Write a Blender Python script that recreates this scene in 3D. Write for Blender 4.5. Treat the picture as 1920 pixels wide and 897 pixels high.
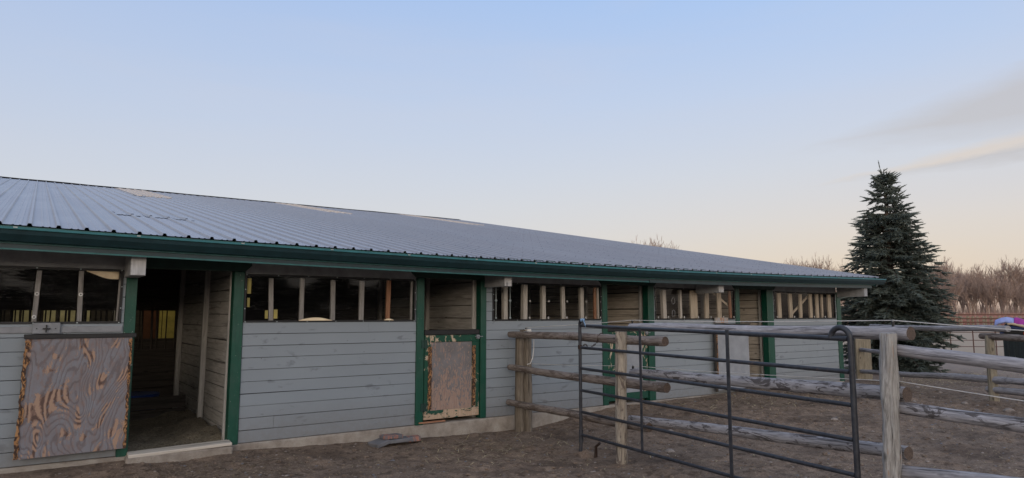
import bpy, math, random
from mathutils import Vector, noise
R = math.radians
rnd = random.Random(7)
for o in list(bpy.data.objects): bpy.data.objects.remove(o)
scene = bpy.context.scene
col = scene.collection

# ------------------------------------------------------------------ camera
cam = bpy.data.objects.new('camera', bpy.data.cameras.new('camera'))
col.objects.link(cam)
cam.location = (0, 0, 1.65)
cam.rotation_euler = (R(90 + 6.35), 0, R(-35.3))
cam.data.sensor_width = 36
cam.data.lens = 36 * 1272 / 1920
cam.data.clip_start = 0.05
cam.data.clip_end = 2000
scene.camera = cam

# ------------------------------------------------------------------ world, sun, exposure
SUN_EL, SUN_AZ = R(5), R(215)          # dusk sun low behind the camera, azimuth clockwise from +Y
world = bpy.data.worlds.new('World'); scene.world = world; world.use_nodes = True

class NB:
    """small node-building helper"""
    def __init__(s, tree): s.t = tree; s.n = tree.nodes; s.l = tree.links
    def _set(s, sock, v):
        if v is None: return
        if isinstance(v, bpy.types.NodeSocket): s.l.new(v, sock)
        else: sock.default_value = v
    def node(s, typ, **kw):
        n = s.n.new(typ)
        for k, v in kw.items(): setattr(n, k, v)
        return n
    def math(s, op, a, b=None, clamp=False):
        n = s.node('ShaderNodeMath', operation=op, use_clamp=clamp); s._set(n.inputs[0], a); s._set(n.inputs[1], b); return n.outputs[0]
    def mix(s, f, a, b, mode='MIX'):
        n = s.node('ShaderNodeMix', data_type='RGBA', blend_type=mode)
        s._set(n.inputs[0], f)
        for i, v in ((6, a), (7, b)):
            s._set(n.inputs[i], (*v, 1) if isinstance(v, tuple) and len(v) == 3 else v)
        return n.outputs[2]
    def ramp(s, f, stops, interp='LINEAR'):
        n = s.node('ShaderNodeValToRGB'); n.color_ramp.interpolation = interp
        e = n.color_ramp.elements
        while len(e) < len(stops): e.new(0.5)
        for i, (p, c) in enumerate(stops):
            e[i].position = p
            e[i].color = (*c, 1) if isinstance(c, tuple) else (c, c, c, 1)
        s._set(n.inputs[0], f); return n.outputs[0]
    def noise(s, vec, scale, detail=4, rough=.55, dist=0, col=False):
        n = s.node('ShaderNodeTexNoise'); s._set(n.inputs['Vector'], vec)
        n.inputs['Scale'].default_value = scale; n.inputs['Detail'].default_value = detail
        n.inputs['Roughness'].default_value = rough; n.inputs['Distortion'].default_value = dist
        return n.outputs['Color' if col else 'Fac']
    def vor(s, vec, scale, feature='F1', out='Distance'):
        n = s.node('ShaderNodeTexVoronoi', feature=feature); s._set(n.inputs['Vector'], vec); n.inputs['Scale'].default_value = scale
        return n.outputs[out]
    def scale(s, vec, sc, loc=(0, 0, 0)):
        n = s.node('ShaderNodeMapping'); s._set(n.inputs[0], vec); n.inputs['Scale'].default_value = sc; n.inputs['Location'].default_value = loc
        return n.outputs[0]
    def xyz(s, vec):
        n = s.node('ShaderNodeSeparateXYZ'); s._set(n.inputs[0], vec); return n.outputs
    def attr(s, name, out='Vector'):
        return s.node('ShaderNodeAttribute', attribute_name=name).outputs[out]
    def pos(s): return s.node('ShaderNodeNewGeometry').outputs['Position']
    def bump(s, h, strength=.3, dist=.01):
        n = s.node('ShaderNodeBump'); n.inputs['Strength'].default_value = strength; n.inputs['Distance'].default_value = dist
        s._set(n.inputs['Height'], h); return n.outputs[0]

w = NB(world.node_tree); w.n.clear()
sky = w.node('ShaderNodeTexSky', sky_type='NISHITA', sun_disc=False)
sky.sun_elevation = SUN_EL; sky.sun_rotation = SUN_AZ; sky.air_density = 1.0; sky.dust_density = 1.5
gen = w.node('ShaderNodeTexCoord').outputs['Generated']
X, Y, Z = w.xyz(gen)
elev = w.math('MULTIPLY', w.math('ARCSINE', Z), 180 / math.pi / 60)   # 0..1 over 60 degrees
grad = w.ramp(elev, [(0.0, (.66, .50, .41)), (.06, (.72, .60, .51)), (.12, (.68, .62, .61)), (.19, (.62, .63, .70)), (.29, (.53, .61, .79)), (.43, (.39, .56, .88)), (.62, (.42, .56, .84)), (1.0, (.42, .52, .74))])
# slightly dimmer and more lavender towards the left of the photograph (azimuth 350), clearer to the right
D1 = w.math('ADD', w.math('MULTIPLY', X, .82), w.math('MULTIPLY', Y, -.57))
lf = w.math('SMOOTH_MIN', 1, 0)
left = w.ramp(w.math('MULTIPLY_ADD', D1, .5, ) if False else w.math('ADD', w.math('MULTIPLY', D1, .5), .5), [(.2, .9), (.47, .55), (.72, 0.0)])
lav = w.ramp(elev, [(0.0, (.60, .58, .63)), (.15, (.585, .61, .70)), (.28, (.50, .575, .75)), (.43, (.40, .52, .78)), (1.0, (.40, .50, .72))])
grad = w.mix(left, grad, lav)
# warm bright dusk side behind the camera
sd = (math.sin(SUN_AZ), math.cos(SUN_AZ))
D2 = w.math('ADD', w.math('MULTIPLY', X, sd[0]), w.math('MULTIPLY', Y, sd[1]))
glow = w.math('MULTIPLY', w.ramp(w.math('ADD', w.math('MULTIPLY', D2, .5), .5), [(.45, 0.0), (1.0, 1.0)]), w.ramp(elev, [(0.0, 1.0), (.8, .25)]))
grad = w.mix(glow, grad, (2.1, 1.92, 1.78))
# two thin stretched clouds low on the right
az = w.math('MULTIPLY', w.math('ARCTAN2', X, Y), 180 / math.pi)      # clockwise from +Y
eld = w.math('MULTIPLY', elev, 60)
wob = w.noise(w.scale(gen, (6, 6, 34)), 1.6, 5, .6)
def cloud(az0, el0, slope, thick, azw0, azw1):
    c = w.math('SUBTRACT', eld, w.math('MULTIPLY_ADD', az, slope) if False else w.math('ADD', w.math('MULTIPLY', w.math('SUBTRACT', az, az0), slope), el0))
    c = w.math('ADD', c, w.math('MULTIPLY', w.math('SUBTRACT', wob, .5), 1.6))
    d = w.math('DIVIDE', w.math('ABSOLUTE', c), thick)
    t = w.math('DIVIDE', w.math('SUBTRACT', az, azw0), azw1 - azw0, clamp=True)
    body = w.math('SUBTRACT', w.math('ADD', t, .0), d, clamp=True)
    return w.math('MULTIPLY', w.math('MULTIPLY', body, 1.5, clamp=True), w.ramp(t, [(0, 0.0), (.25, 1.0)])), c
m1, c1 = cloud(72, 14.2, .12, 2.7, 57, 73)
grad = w.mix(w.math('MULTIPLY', m1, .8), grad, (.53, .50, .52))
m2, c2 = cloud(72, 11.2, .10, 1.1, 58, 71)
shade = w.ramp(w.math('ADD', w.math('MULTIPLY', c2, .9), .5), [(.2, (.49, .44, .44)), (.6, (.72, .58, .47))])
grad = w.mix(w.math('MULTIPLY', m2, .6), grad, shade)
m3 = w.ramp(w.noise(w.scale(gen, (2, 2, 12)), 1.1, 4, .55, .3), [(.42, 0.0), (.75, 1.0)])
grad = w.mix(w.math('MULTIPLY', m3, .22), grad, (.62, .60, .66))
nish = w.node('ShaderNodeBackground'); w._set(nish.inputs[0], sky.outputs[0]); nish.inputs[1].default_value = .03
ramped = w.node('ShaderNodeBackground'); w._set(ramped.inputs[0], grad); ramped.inputs[1].default_value = .86
add = w.node('ShaderNodeAddShader'); w.l.new(nish.outputs[0], add.inputs[0]); w.l.new(ramped.outputs[0], add.inputs[1])
wo = w.node('ShaderNodeOutputWorld'); w.l.new(add.outputs[0], wo.inputs[0])

sun = bpy.data.objects.new('sun', bpy.data.lights.new('sun', 'SUN')); col.objects.link(sun)
sun.data.energy = .7; sun.data.angle = R(25); sun.data.color = (1, .84, .68)
sdir = Vector((math.sin(SUN_AZ) * math.cos(SUN_EL), math.cos(SUN_AZ) * math.cos(SUN_EL), math.sin(SUN_EL)))
sun.rotation_euler = sdir.to_track_quat('Z', 'Y').to_euler()
vs = scene.view_settings
vs.view_transform = 'Standard'; vs.look = 'None'; vs.gamma = 1; vs.exposure = 0.12
vs.use_curve_mapping = False
scene.render.engine = 'CYCLES'

# ------------------------------------------------------------------ materials
def mat(name):
    m = bpy.data.materials.new(name); m.use_nodes = True
    b = NB(m.node_tree); return m, b, b.n['Principled BSDF']
def pset(b, p, color=None, rough=None, normal=None, **kw):
    if color is not None: b._set(p.inputs['Base Color'], (*color, 1) if isinstance(color, tuple) and len(color) == 3 else color)
    if rough is not None: b._set(p.inputs['Roughness'], rough)
    if normal is not None: b._set(p.inputs['Normal'], normal)
    for k, v in kw.items(): b._set(p.inputs[k.replace('_', ' ')], v)
def plain(name, c, rough=.6, **kw):
    m, b, p = mat(name)
    n = b.noise(b.pos(), 9, 5)
    pset(b, p, b.mix(.9, c, b.ramp(n, [(.25, tuple(x * .7 for x in c)), (.75, tuple(min(1, x * 1.25) for x in c))])), rough, b.bump(b.noise(b.pos(), 120, 2), .12, .004), **kw)
    return m
def wood(name, dark, mid, light, grain=60, crack=.5, bark=None, bthr=.53, rough=.85, knots=True, stretch=.10):
    """weathered timber; 'lc' runs along the length in z"""
    m, b, p = mat(name)
    lc = b.attr('lc')
    g = b.noise(b.scale(lc, (1, 1, stretch)), grain, 6, .65, .4)
    big = b.noise(b.scale(lc, (1, 1, .25)), 7, 4, .6)
    c = b.mix(b.ramp(g, [(.28, 0.0), (.68, 1.0)]), dark, light)
    c = b.mix(b.ramp(big, [(.3, .05), (.75, .6)]), c, mid)
    cr = b.ramp(b.noise(b.scale(lc, (1, 1, .04)), grain * .55, 4, .7, .6), [(.56, 0.0), (.64, 1.0)])
    c = b.mix(b.math('MULTIPLY', cr, crack), c, tuple(x * .22 for x in dark))
    if bark:
        pt = b.ramp(b.noise(b.scale(lc, (1, 1, .3)), 13, 6, .7, 1.0), [(bthr, 0.0), (bthr + .04, 1.0)])
        c = b.mix(b.math('MULTIPLY', pt, .85), c, bark)
    if knots:
        k = b.ramp(b.vor(b.scale(lc, (1, 1, .5)), 5.5), [(.06, 1.0), (.12, 0.0)])
        c = b.mix(b.math('MULTIPLY', k, .7), c, tuple(x * .4 for x in dark))
    h = b.math('SUBTRACT', g, b.math('MULTIPLY', cr, 1.2))
    pset(b, p, c, rough, b.bump(h, .55, .006))
    return m
M = {}
M['log_grey'] = wood('log_grey_weathered', (.10, .095, .10), (.27, .26, .265), (.52, .50, .52), 60, .8)
M['log_bark'] = wood('log_grey_with_bark', (.12, .115, .12), (.31, .30, .31), (.56, .54, .56), 55, .7, bark=(.06, .05, .048))
M['log_brown'] = wood('log_brown', (.08, .06, .05), (.19, .155, .135), (.36, .31, .275), 55, .7, bark=(.10, .075, .06))
M['post_split'] = wood('post_split_brown', (.05, .037, .027), (.13, .105, .075), (.27, .23, .18), 45, .9)
M['post_pale'] = wood('post_pale', (.14, .115, .09), (.31, .265, .21), (.50, .44, .36), 55, .7, bark=(.13, .10, .085))
M['post_grey'] = wood('post_grey', (.09, .08, .07), (.30, .285, .265), (.54, .52, .49), 75, .9, bark=(.34, .23, .16), bthr=.60)
M['post_tan'] = wood('post_tan', (.13, .11, .075), (.26, .225, .165), (.38, .33, .245), 50, .6)
M['endgrain'] = wood('end_grain', (.05, .035, .03), (.09, .065, .05), (.17, .12, .09), 90, .3, knots=False, stretch=1)
M['slat_pale'] = wood('slat_pale', (.42, .39, .35), (.62, .58, .53), (.78, .74, .68), 50, .4)
M['slat_grey'] = wood('slat_grey', (.22, .21, .20), (.36, .34, .33), (.48, .46, .45), 50, .35)
M['slat_orange'] = wood('slat_orange', (.22, .09, .045), (.38, .17, .09), (.46, .26, .16), 50, .3)
M['slat_tan'] = wood('slat_tan', (.36, .29, .21), (.58, .49, .38), (.74, .65, .53), 45, .4)
M['stall_board'] = wood('stall_board', (.24, .23, .21), (.44, .425, .40), (.56, .545, .515), 30, .5)
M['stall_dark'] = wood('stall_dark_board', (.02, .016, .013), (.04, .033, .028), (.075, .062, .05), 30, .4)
M['pale_board'] = wood('pale_chewed_board', (.36, .31, .25), (.58, .52, .44), (.70, .65, .57), 30, .45)
M['beam'] = wood('beam_white_cracked', (.28, .28, .28), (.48, .48, .48), (.62, .62, .62), 22, .9)
M['bargrey'] = plain('painted_frieze_grey', (.29, .30, .31), .7)
M['black'] = plain('black_rubber', (.014, .014, .015), .5)
M['blackpipe'] = None
M['header'] = plain('header_dark_green', (.012, .045, .035), .6)
M['white'] = plain('white_plastic', (.65, .65, .63), .45)
M['rope'] = plain('white_rope', (.62, .60, .57), .8)
M['yellow'] = plain('yellow_plastic', (.50, .42, .12), .5)
M['brown'] = plain('brown_panel', (.10, .035, .015), .7)
M['blue'] = plain('blue_plastic', (.02, .05, .20), .35)
M['ribbon'] = plain('light_blue_ribbon', (.20, .33, .50), .5)
M['navy'] = plain('navy_blanket', (.012, .022, .07), .8)
M['bwhite'] = plain('white_blue_blanket', (.30, .36, .66), .8)
M['purple'] = plain('purple_blanket', (.30, .03, .26), .8)
M['beige'] = plain('beige_blanket', (.48, .38, .25), .85)
M['orange'] = plain('orange_strap', (.75, .12, .04), .6)
M['bin'] = plain('dark_bin_metal', (.018, .028, .032), .4, Metallic=.3)
M['rust_pipe'] = plain('rusty_brown_rail', (.10, .045, .03), .8)
M['screw'] = plain('pale_screw', (.35, .40, .40), .4, Metallic=.6)
M['chain'] = plain('rusty_chain', (.06, .04, .032), .6, Metallic=.6)
M['galv'] = plain('grey_bracket', (.25, .26, .28), .5)
M['stone'] = plain('pale_stone', (.27, .23, .20), .85)
M['paver'] = plain('grey_paver', (.16, .16, .17), .85)
M['brick'] = plain('worn_red_brick', (.30, .12, .09), .85)

def siding(name, c):
    m, b, p = mat(name)
    lc = b.attr('lc'); rv = b.attr('rv', 'Fac')
    n1 = b.noise(b.scale(lc, (1, 1, .12)), 40, 5, .6)
    n2 = b.noise(b.pos(), 1.3, 4, .6)
    c1 = b.mix(b.ramp(n1, [(.3, .0), (.8, .25)]), c, tuple(x * 1.12 for x in c))
    c1 = b.mix(b.ramp(n2, [(.35, 0.0), (.8, .45)]), c1, tuple(x * .80 for x in c))
    c1 = b.mix(b.math('MULTIPLY', rv, .35), c1, tuple(x * .80 for x in c))
    sm = b.ramp(b.noise(b.scale(b.pos(), (1, 1, 2.2)), 5.0, 3, .5, .4), [(.63, 0.0), (.72, 1.0)])
    c1 = b.mix(b.math('MULTIPLY', sm, .45), c1, (.09, .095, .11))
    z = b.xyz(b.pos())[2]
    splash = b.math('MULTIPLY', b.ramp(z, [(.14, 1.0), (.62, 0.0)]), b.noise(b.pos(), 14, 5, .7))
    c1 = b.mix(b.math('MULTIPLY', splash, .8), c1, (.16, .13, .105))
    dots = b.ramp(b.vor(b.scale(b.pos(), (1, .2, 1)), 4.1), [(.018, 1.0), (.03, 0.0)])
    c1 = b.mix(b.math('MULTIPLY', dots, .8), c1, (.05, .045, .045))
    pset(b, p, c1, .55, b.bump(n1, .25, .003)); return m
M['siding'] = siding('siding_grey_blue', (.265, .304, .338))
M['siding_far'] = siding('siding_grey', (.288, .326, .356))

def green(name):
    m, b, p = mat(name)
    lc = b.attr('lc'); n = b.noise(b.scale(lc, (1, 1, .2)), 30, 5)
    c = b.mix(b.ramp(n, [(.3, 0.0), (.8, .6)]), (.004, .058, .036), (.011, .105, .068))
    c = b.mix(b.ramp(b.noise(b.pos(), 3.5, 6, .7), [(.45, 0.0), (.75, .45)]), c, (.05, .085, .07))
    ch = b.ramp(b.noise(lc, 38, 4, .65), [(.69, 0.0), (.71, 1.0)])
    c = b.mix(ch, c, (.40, .42, .38))
    pset(b, p, c, .42, b.bump(n, .25, .003)); return m
M['green'] = green('trim_green')

def worn(name, paint, woods, thr=.52, sc=9, paint2=None, zfade=None, rings=False, st=(1, 1, .42)):
    m, b, p = mat(name)
    P = b.pos()
    warp = b.noise(b.scale(P, (1, 1, .38)), 3.1, 4, .6, .8, col=True)
    vv = b.node('ShaderNodeVectorMath', operation='SCALE'); b.l.new(warp, vv.inputs[0]); vv.inputs['Scale'].default_value = .75
    va = b.node('ShaderNodeVectorMath', operation='ADD'); b.l.new(b.scale(P, (1, 1, .35)), va.inputs[0]); b.l.new(vv.outputs[0], va.inputs[1])
    wv = b.node('ShaderNodeTexWave', wave_type='BANDS', bands_direction='X'); b.l.new(va.outputs[0], wv.inputs[0])
    wv.inputs['Scale'].default_value = 4.2; wv.inputs['Distortion'].default_value = 4; wv.inputs['Detail'].default_value = 4; wv.inputs['Detail Scale'].default_value = 1.6
    topo = b.noise(b.scale(P, (1, 1, .42)), 1.9, 2, .45, .9)
    swirl = b.math('ADD', b.math('MULTIPLY', b.math('SINE', b.math('ADD', b.math('MULTIPLY', topo, 190), b.math('MULTIPLY', b.noise(b.scale(P, (1, 1, .5)), 26, 5, .75), 5.5))), .5), .5)
    g = swirl if rings else b.noise(b.scale(P, (1, 1, .1)), 60, 5, .6)
    wd = b.ramp(g, [(.08, woods[0]), (.35, woods[1]), (.75, woods[2])])
    base = b.mix(b.ramp(b.noise(P, 5, 4), [(.3, 0.0), (.7, 1.0)]), paint, paint2 or tuple(x * .75 for x in paint))
    if rings: base = b.mix(b.ramp(g, [(.04, .6), (.30, 0.0)]), base, (.11, .085, .085))
    if rings: base = b.mix(b.ramp(b.noise(b.scale(P, (1, 1, .3)), 34, 6, .75), [(.5, 0.0), (.66, .75)]), base, (.23, .15, .125))
    k = b.noise(b.scale(P, st), sc, 8, .68, 1.4)
    if rings: k = b.math('ADD', k, b.math('MULTIPLY', b.math('SUBTRACT', g, .5), .045))
    if zfade:
        k = b.math('ADD', k, b.math('MULTIPLY', b.ramp(b.xyz(P)[2], [(zfade[0], 1.0), (zfade[1], 0.0)]), .16))
    mask = b.ramp(k, [(thr, 0.0), (thr + .025, 1.0)])
    c = b.mix(mask, base, wd)
    pset(b, p, c, .7, b.bump(b.math('ADD', b.math('MULTIPLY', mask, -1.0), b.math('MULTIPLY', g, .7)), .5, .004)); return m
M['ply_big'] = worn('peeling_plywood', (.215, .225, .255), [(.10, .058, .045), (.21, .130, .10), (.37, .245, .175)], .515, 3.4, (.19, .165, .17), rings=True)
M['chew_edge'] = worn('chewed_orange_edge', (.055, .026, .015), [(.14, .06, .025), (.30, .14, .05), (.45, .25, .11)], .50, 34)
M['door_ply'] = worn('door_grey_plywood', (.22, .21, .215), [(.16, .10, .08), (.30, .20, .16), (.42, .31, .25)], .545, 22, (.15, .14, .14), zfade=(.25, .9))
M['door_green'] = worn('door_worn_green', (.006, .072, .042), [(.34, .22, .14), (.48, .37, .26), (.56, .46, .34)], .56, 8)
M['door_bottom'] = worn('door_worn_bottom', (.01, .08, .05), [(.30, .19, .12), (.44, .31, .21), (.54, .42, .31)], .44, 9, st=(.55, 1, 1.2))
M['ply_far'] = worn('grey_leaning_plywood', (.34, .36, .39), [(.30, .20, .14), (.44, .34, .27), (.5, .42, .34)], .66, 5)

def concrete():
    m, b, p = mat('foundation_concrete')
    P = b.pos(); n = b.noise(P, 5, 7, .65); f = b.noise(P, 60, 4, .7)
    c = b.ramp(n, [(.3, (.20, .165, .135)), (.55, (.34, .30, .255)), (.75, (.42, .385, .335))])
    c = b.mix(b.ramp(f, [(.58, 0.0), (.7, .7)]), c, (.15, .12, .095))
    pset(b, p, c, .9, b.bump(b.math('ADD', n, f), .6, .01)); return m
M['concrete'] = concrete()

def dirt():
    m, b, p = mat('dirt_ground')
    P = b.pos(); x, y, z = b.xyz(P)
    n1 = b.noise(P, .55, 5, .6); n2 = b.noise(P, 4.2, 7, .7); n3 = b.noise(P, 38, 6, .75); n4 = b.noise(P, 150, 3, .7)
    c = b.ramp(n2, [(.28, (.118, .086, .066)), (.5, (.24, .172, .124)), (.72, (.38, .28, .20))])
    c = b.mix(b.ramp(n1, [(.38, 0.0), (.62, .75)]), c, b.mix(n3, (.135, .10, .078), (.27, .21, .162)))
    fleck = b.ramp(n3, [(.57, 0.0), (.70, 1.0)])
    c = b.mix(b.math('MULTIPLY', fleck, .75), c, (.44, .34, .25))
    c = b.mix(b.math('MULTIPLY', b.ramp(n4, [(.36, 1.0), (.46, 0.0)]), .5), c, (.05, .038, .032))
    sp = b.ramp(b.noise(P, 85, 4, .75), [(.60, 0.0), (.68, 1.0)])
    c = b.mix(b.math('MULTIPLY', sp, .8), c, (.52, .44, .35))
    dk = b.ramp(b.noise(P, 48, 4, .75), [(.34, .85), (.43, 0.0)])
    c = b.mix(dk, c, (.040, .028, .022))
    blot = b.ramp(b.noise(P, 9, 5, .7, .5), [(.38, .7), (.50, 0.0)])
    c = b.mix(blot, c, (.075, .053, .040))
    wet = b.ramp(b.noise(b.scale(P, (1, 1, 1)), .9, 3), [(.55, 0.0), (.66, .5)])
    c = b.mix(wet, c, (.062, .043, .033))
    # dry pale paddock sand further out to the right
    d = b.math('ADD', b.math('MULTIPLY', x, .82), b.math('MULTIPLY', y, .2))
    d = b.math('ADD', d, b.math('MULTIPLY', n1, 4))
    c = b.mix(b.ramp(b.math('DIVIDE', d, 60), [(.30, 0.0), (.37, .85)]), c, b.mix(n2, (.26, .205, .17), (.36, .295, .245)))
    c = b.mix(b.ramp(b.math('DIVIDE', d, 60), [(.46, 0.0), (.52, .9)]), c, b.mix(n2, (.36, .28, .20), (.46, .37, .28)))
    h = b.math('ADD', b.math('MULTIPLY', n2, .7), b.math('ADD', n3, b.math('MULTIPLY', n4, .35)))
    pset(b, p, c, .95, b.bump(h, .7, .018)); p.inputs['Specular IOR Level'].default_value = .15
    return m
M['dirt'] = dirt()

def roofmat(name, tint):
    m, b, p = mat(name)
    P = b.pos(); x, y, z = b.xyz(P)
    n = b.noise(b.scale(P, (1, .12, 1)), 3, 4)
    c = b.mix(b.ramp(n, [(.3, 0.0), (.7, 1.0)]), tuple(t * .80 for t in tint), tint)
    # rust: narrow streaks running down the slope
    st = b.ramp(b.noise(b.scale(P, (1, 0, 0)), 8.5, 3, .8), [(.665, 0.0), (.72, 1.0)])
    ln = b.ramp(b.noise(b.scale(P, (.6, .35, 0), (9, 3, 0)), 1.3, 2), [(.52, 0.0), (.58, 1.0)])
    c = b.mix(b.math('MULTIPLY', b.math('MULTIPLY', st, ln), .75), c, (.36, .24, .17))
    # screw heads in rows
    def cell(v, per): return b.math('ABSOLUTE', b.math('SUBTRACT', b.math('FRACT', b.math('DIVIDE', v, per)), .5))
    dx = b.math('MULTIPLY', cell(x, .1145), .1145); dy = b.math('MULTIPLY', cell(y, .62), .62)
    dd = b.math('SQRT', b.math('ADD', b.math('MULTIPLY', dx, dx), b.math('MULTIPLY', b.math('MULTIPLY', dy, dy), .35)))
    dot = b.math('LESS_THAN', dd, .0095)
    keep = b.math('GREATER_THAN', b.noise(b.scale(P, (1, 1, 0)), 9, 1), .47)
    c = b.mix(b.math('MULTIPLY', b.math('MULTIPLY', dot, keep), .6), c, (.07, .07, .08))
    spot = b.ramp(b.vor(b.scale(P, (1, 1, 0)), 1.7), [(.03, 1.0), (.05, 0.0)])
    c = b.mix(b.math('MULTIPLY', spot, .6), c, (.6, .6, .62))
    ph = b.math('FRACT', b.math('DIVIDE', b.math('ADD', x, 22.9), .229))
    ribshade = b.ramp(ph, [(.62, 0.0), (.70, 1.0), (.745, .7), (.76, 0.0), (.84, 0.0), (.87, .7), (.90, 1.0), (.97, 0.0)])  # rib shading painted in as dark lines along the rib bases
    c = b.mix(b.math('MULTIPLY', ribshade, .38), c, (.12, .125, .15))
    tone = b.node('ShaderNodeTexWhiteNoise', noise_dimensions='1D'); b._set(tone.inputs['W'], b.math('FLOOR', b.math('DIVIDE', b.math('ADD', x, 22.9), .916)))
    c = b.mix(b.math('MULTIPLY', tone.outputs['Value'], .35), c, (.26, .25, .26))
    wave = b.noise(b.scale(P, (1, .3, 1)), 5, 3)
    pset(b, p, c, b.ramp(n, [(.3, .30), (.7, .46)]), b.bump(wave, .25, .012), Metallic=.35); return m
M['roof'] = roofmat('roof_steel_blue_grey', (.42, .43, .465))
M['rooflight'] = plain('beige_roof_light', (.52, .46, .40), .6)
M['ridge'] = plain('ridge_cap_dark', (.10, .12, .15), .4, Metallic=.4)
M['gutter'] = plain('gutter_dark_teal', (.010, .036, .044), .35)
M['teal'] = plain('drip_edge_teal', (.018, .115, .115), .38)

def pipe():
    m, b, p = mat('gate_black_pipe')
    P = b.pos(); n = b.noise(P, 14, 5, .65)
    c = b.mix(b.ramp(n, [(.35, 0.0), (.75, 1.0)]), (.020, .022, .028), (.055, .06, .072))
    rust = b.ramp(b.noise(P, 6, 6, .7), [(.60, 0.0), (.68, .7)])
    c = b.mix(rust, c, (.09, .06, .05))
    pset(b, p, c, b.ramp(n, [(.3, .38), (.8, .6)]), b.bump(b.noise(P, 60, 4), .25, .002), Metallic=.1); return m
M['pipe'] = pipe()

def vinyl():
    m, b, p = mat('clear_vinyl_sheet')
    b.n.remove(p); out = b.n['Material Output']; P = b.pos()
    wav = b.noise(b.scale(P, (1, 1, 1.6)), 2.2, 3, .5, .6)
    nrm = b.bump(b.math('ADD', wav, b.math('MULTIPLY', b.noise(P, 14, 3, .6), .02)), .18, .02)
    gl = b.node('ShaderNodeBsdfGlossy'); gl.inputs['Roughness'].default_value = .07; b._set(gl.inputs['Normal'], nrm)
    gl.inputs['Color'].default_value = (.9, .9, .9, 1)
    tr = b.node('ShaderNodeBsdfTransparent'); tr.inputs[0].default_value = (.92, .92, .91, 1)
    fr = b.node('ShaderNodeFresnel'); fr.inputs[0].default_value = 1.28; b._set(fr.inputs['Normal'], nrm)
    mx = b.node('ShaderNodeMixShader'); b.l.new(fr.outputs[0], mx.inputs[0]); b.l.new(tr.outputs[0], mx.inputs[1]); b.l.new(gl.outputs[0], mx.inputs[2])
    df = b.node('ShaderNodeBsdfDiffuse'); df.inputs[0].default_value = (.35, .36, .38, 1)
    sc = b.ramp(b.noise(b.scale(P, (1, 1, .6)), 9, 7, .75, 2.0), [(.55, .004), (.78, .06)])
    m2 = b.node('ShaderNodeMixShader'); b.l.new(sc, m2.inputs[0]); b.l.new(mx.outputs[0], m2.inputs[1]); b.l.new(df.outputs[0], m2.inputs[2])
    b.l.new(m2.outputs[0], out.inputs[0]); return m
M['vinyl'] = vinyl()

def needles():
    m, b, p = mat('spruce_needles')
    rv = b.attr('rv', 'Fac')
    c = b.ramp(rv, [(0, (.032, .042, .036)), (.5, (.072, .090, .076)), (1, (.155, .175, .148))])
    pset(b, p, c, .6); p.inputs['Specular IOR Level'].default_value = .3; return m
M['needles'] = needles()
M['trunk'] = wood('trunk_bark', (.05, .035, .028), (.09, .07, .055), (.14, .11, .09), 20, .6)
def barkmat(name, a, c2):
    m, b, p = mat(name)
    oi = b.node('ShaderNodeObjectInfo').outputs['Random']
    c = b.mix(b.noise(b.pos(), 1.2, 3), b.mix(oi, a, c2), tuple((x + y) / 2 * 1.3 for x, y in zip(a, c2)))
    pset(b, p, c, .9); return m
M['bare'] = barkmat('bare_bark', (.22, .155, .125), (.40, .30, .245))
M['birch'] = barkmat('pale_bark', (.34, .29, .25), (.42, .36, .30))
M['brush'] = barkmat('red_brush', (.30, .155, .135), (.34, .18, .155))
M['brush2'] = barkmat('grey_brush', (.26, .185, .155), (.32, .235, .20))
M['straw'] = plain('straw', (.50, .42, .25), .9)
M['strawdk'] = plain('straw_dark', (.22, .165, .105), .9)
M['chip'] = plain('wood_chip', (.33, .25, .18), .9)
M['bedding'] = wood('stall_bedding', (.04, .033, .022), (.12, .10, .07), (.32, .275, .195), 45, .6, knots=False, stretch=1)

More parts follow.
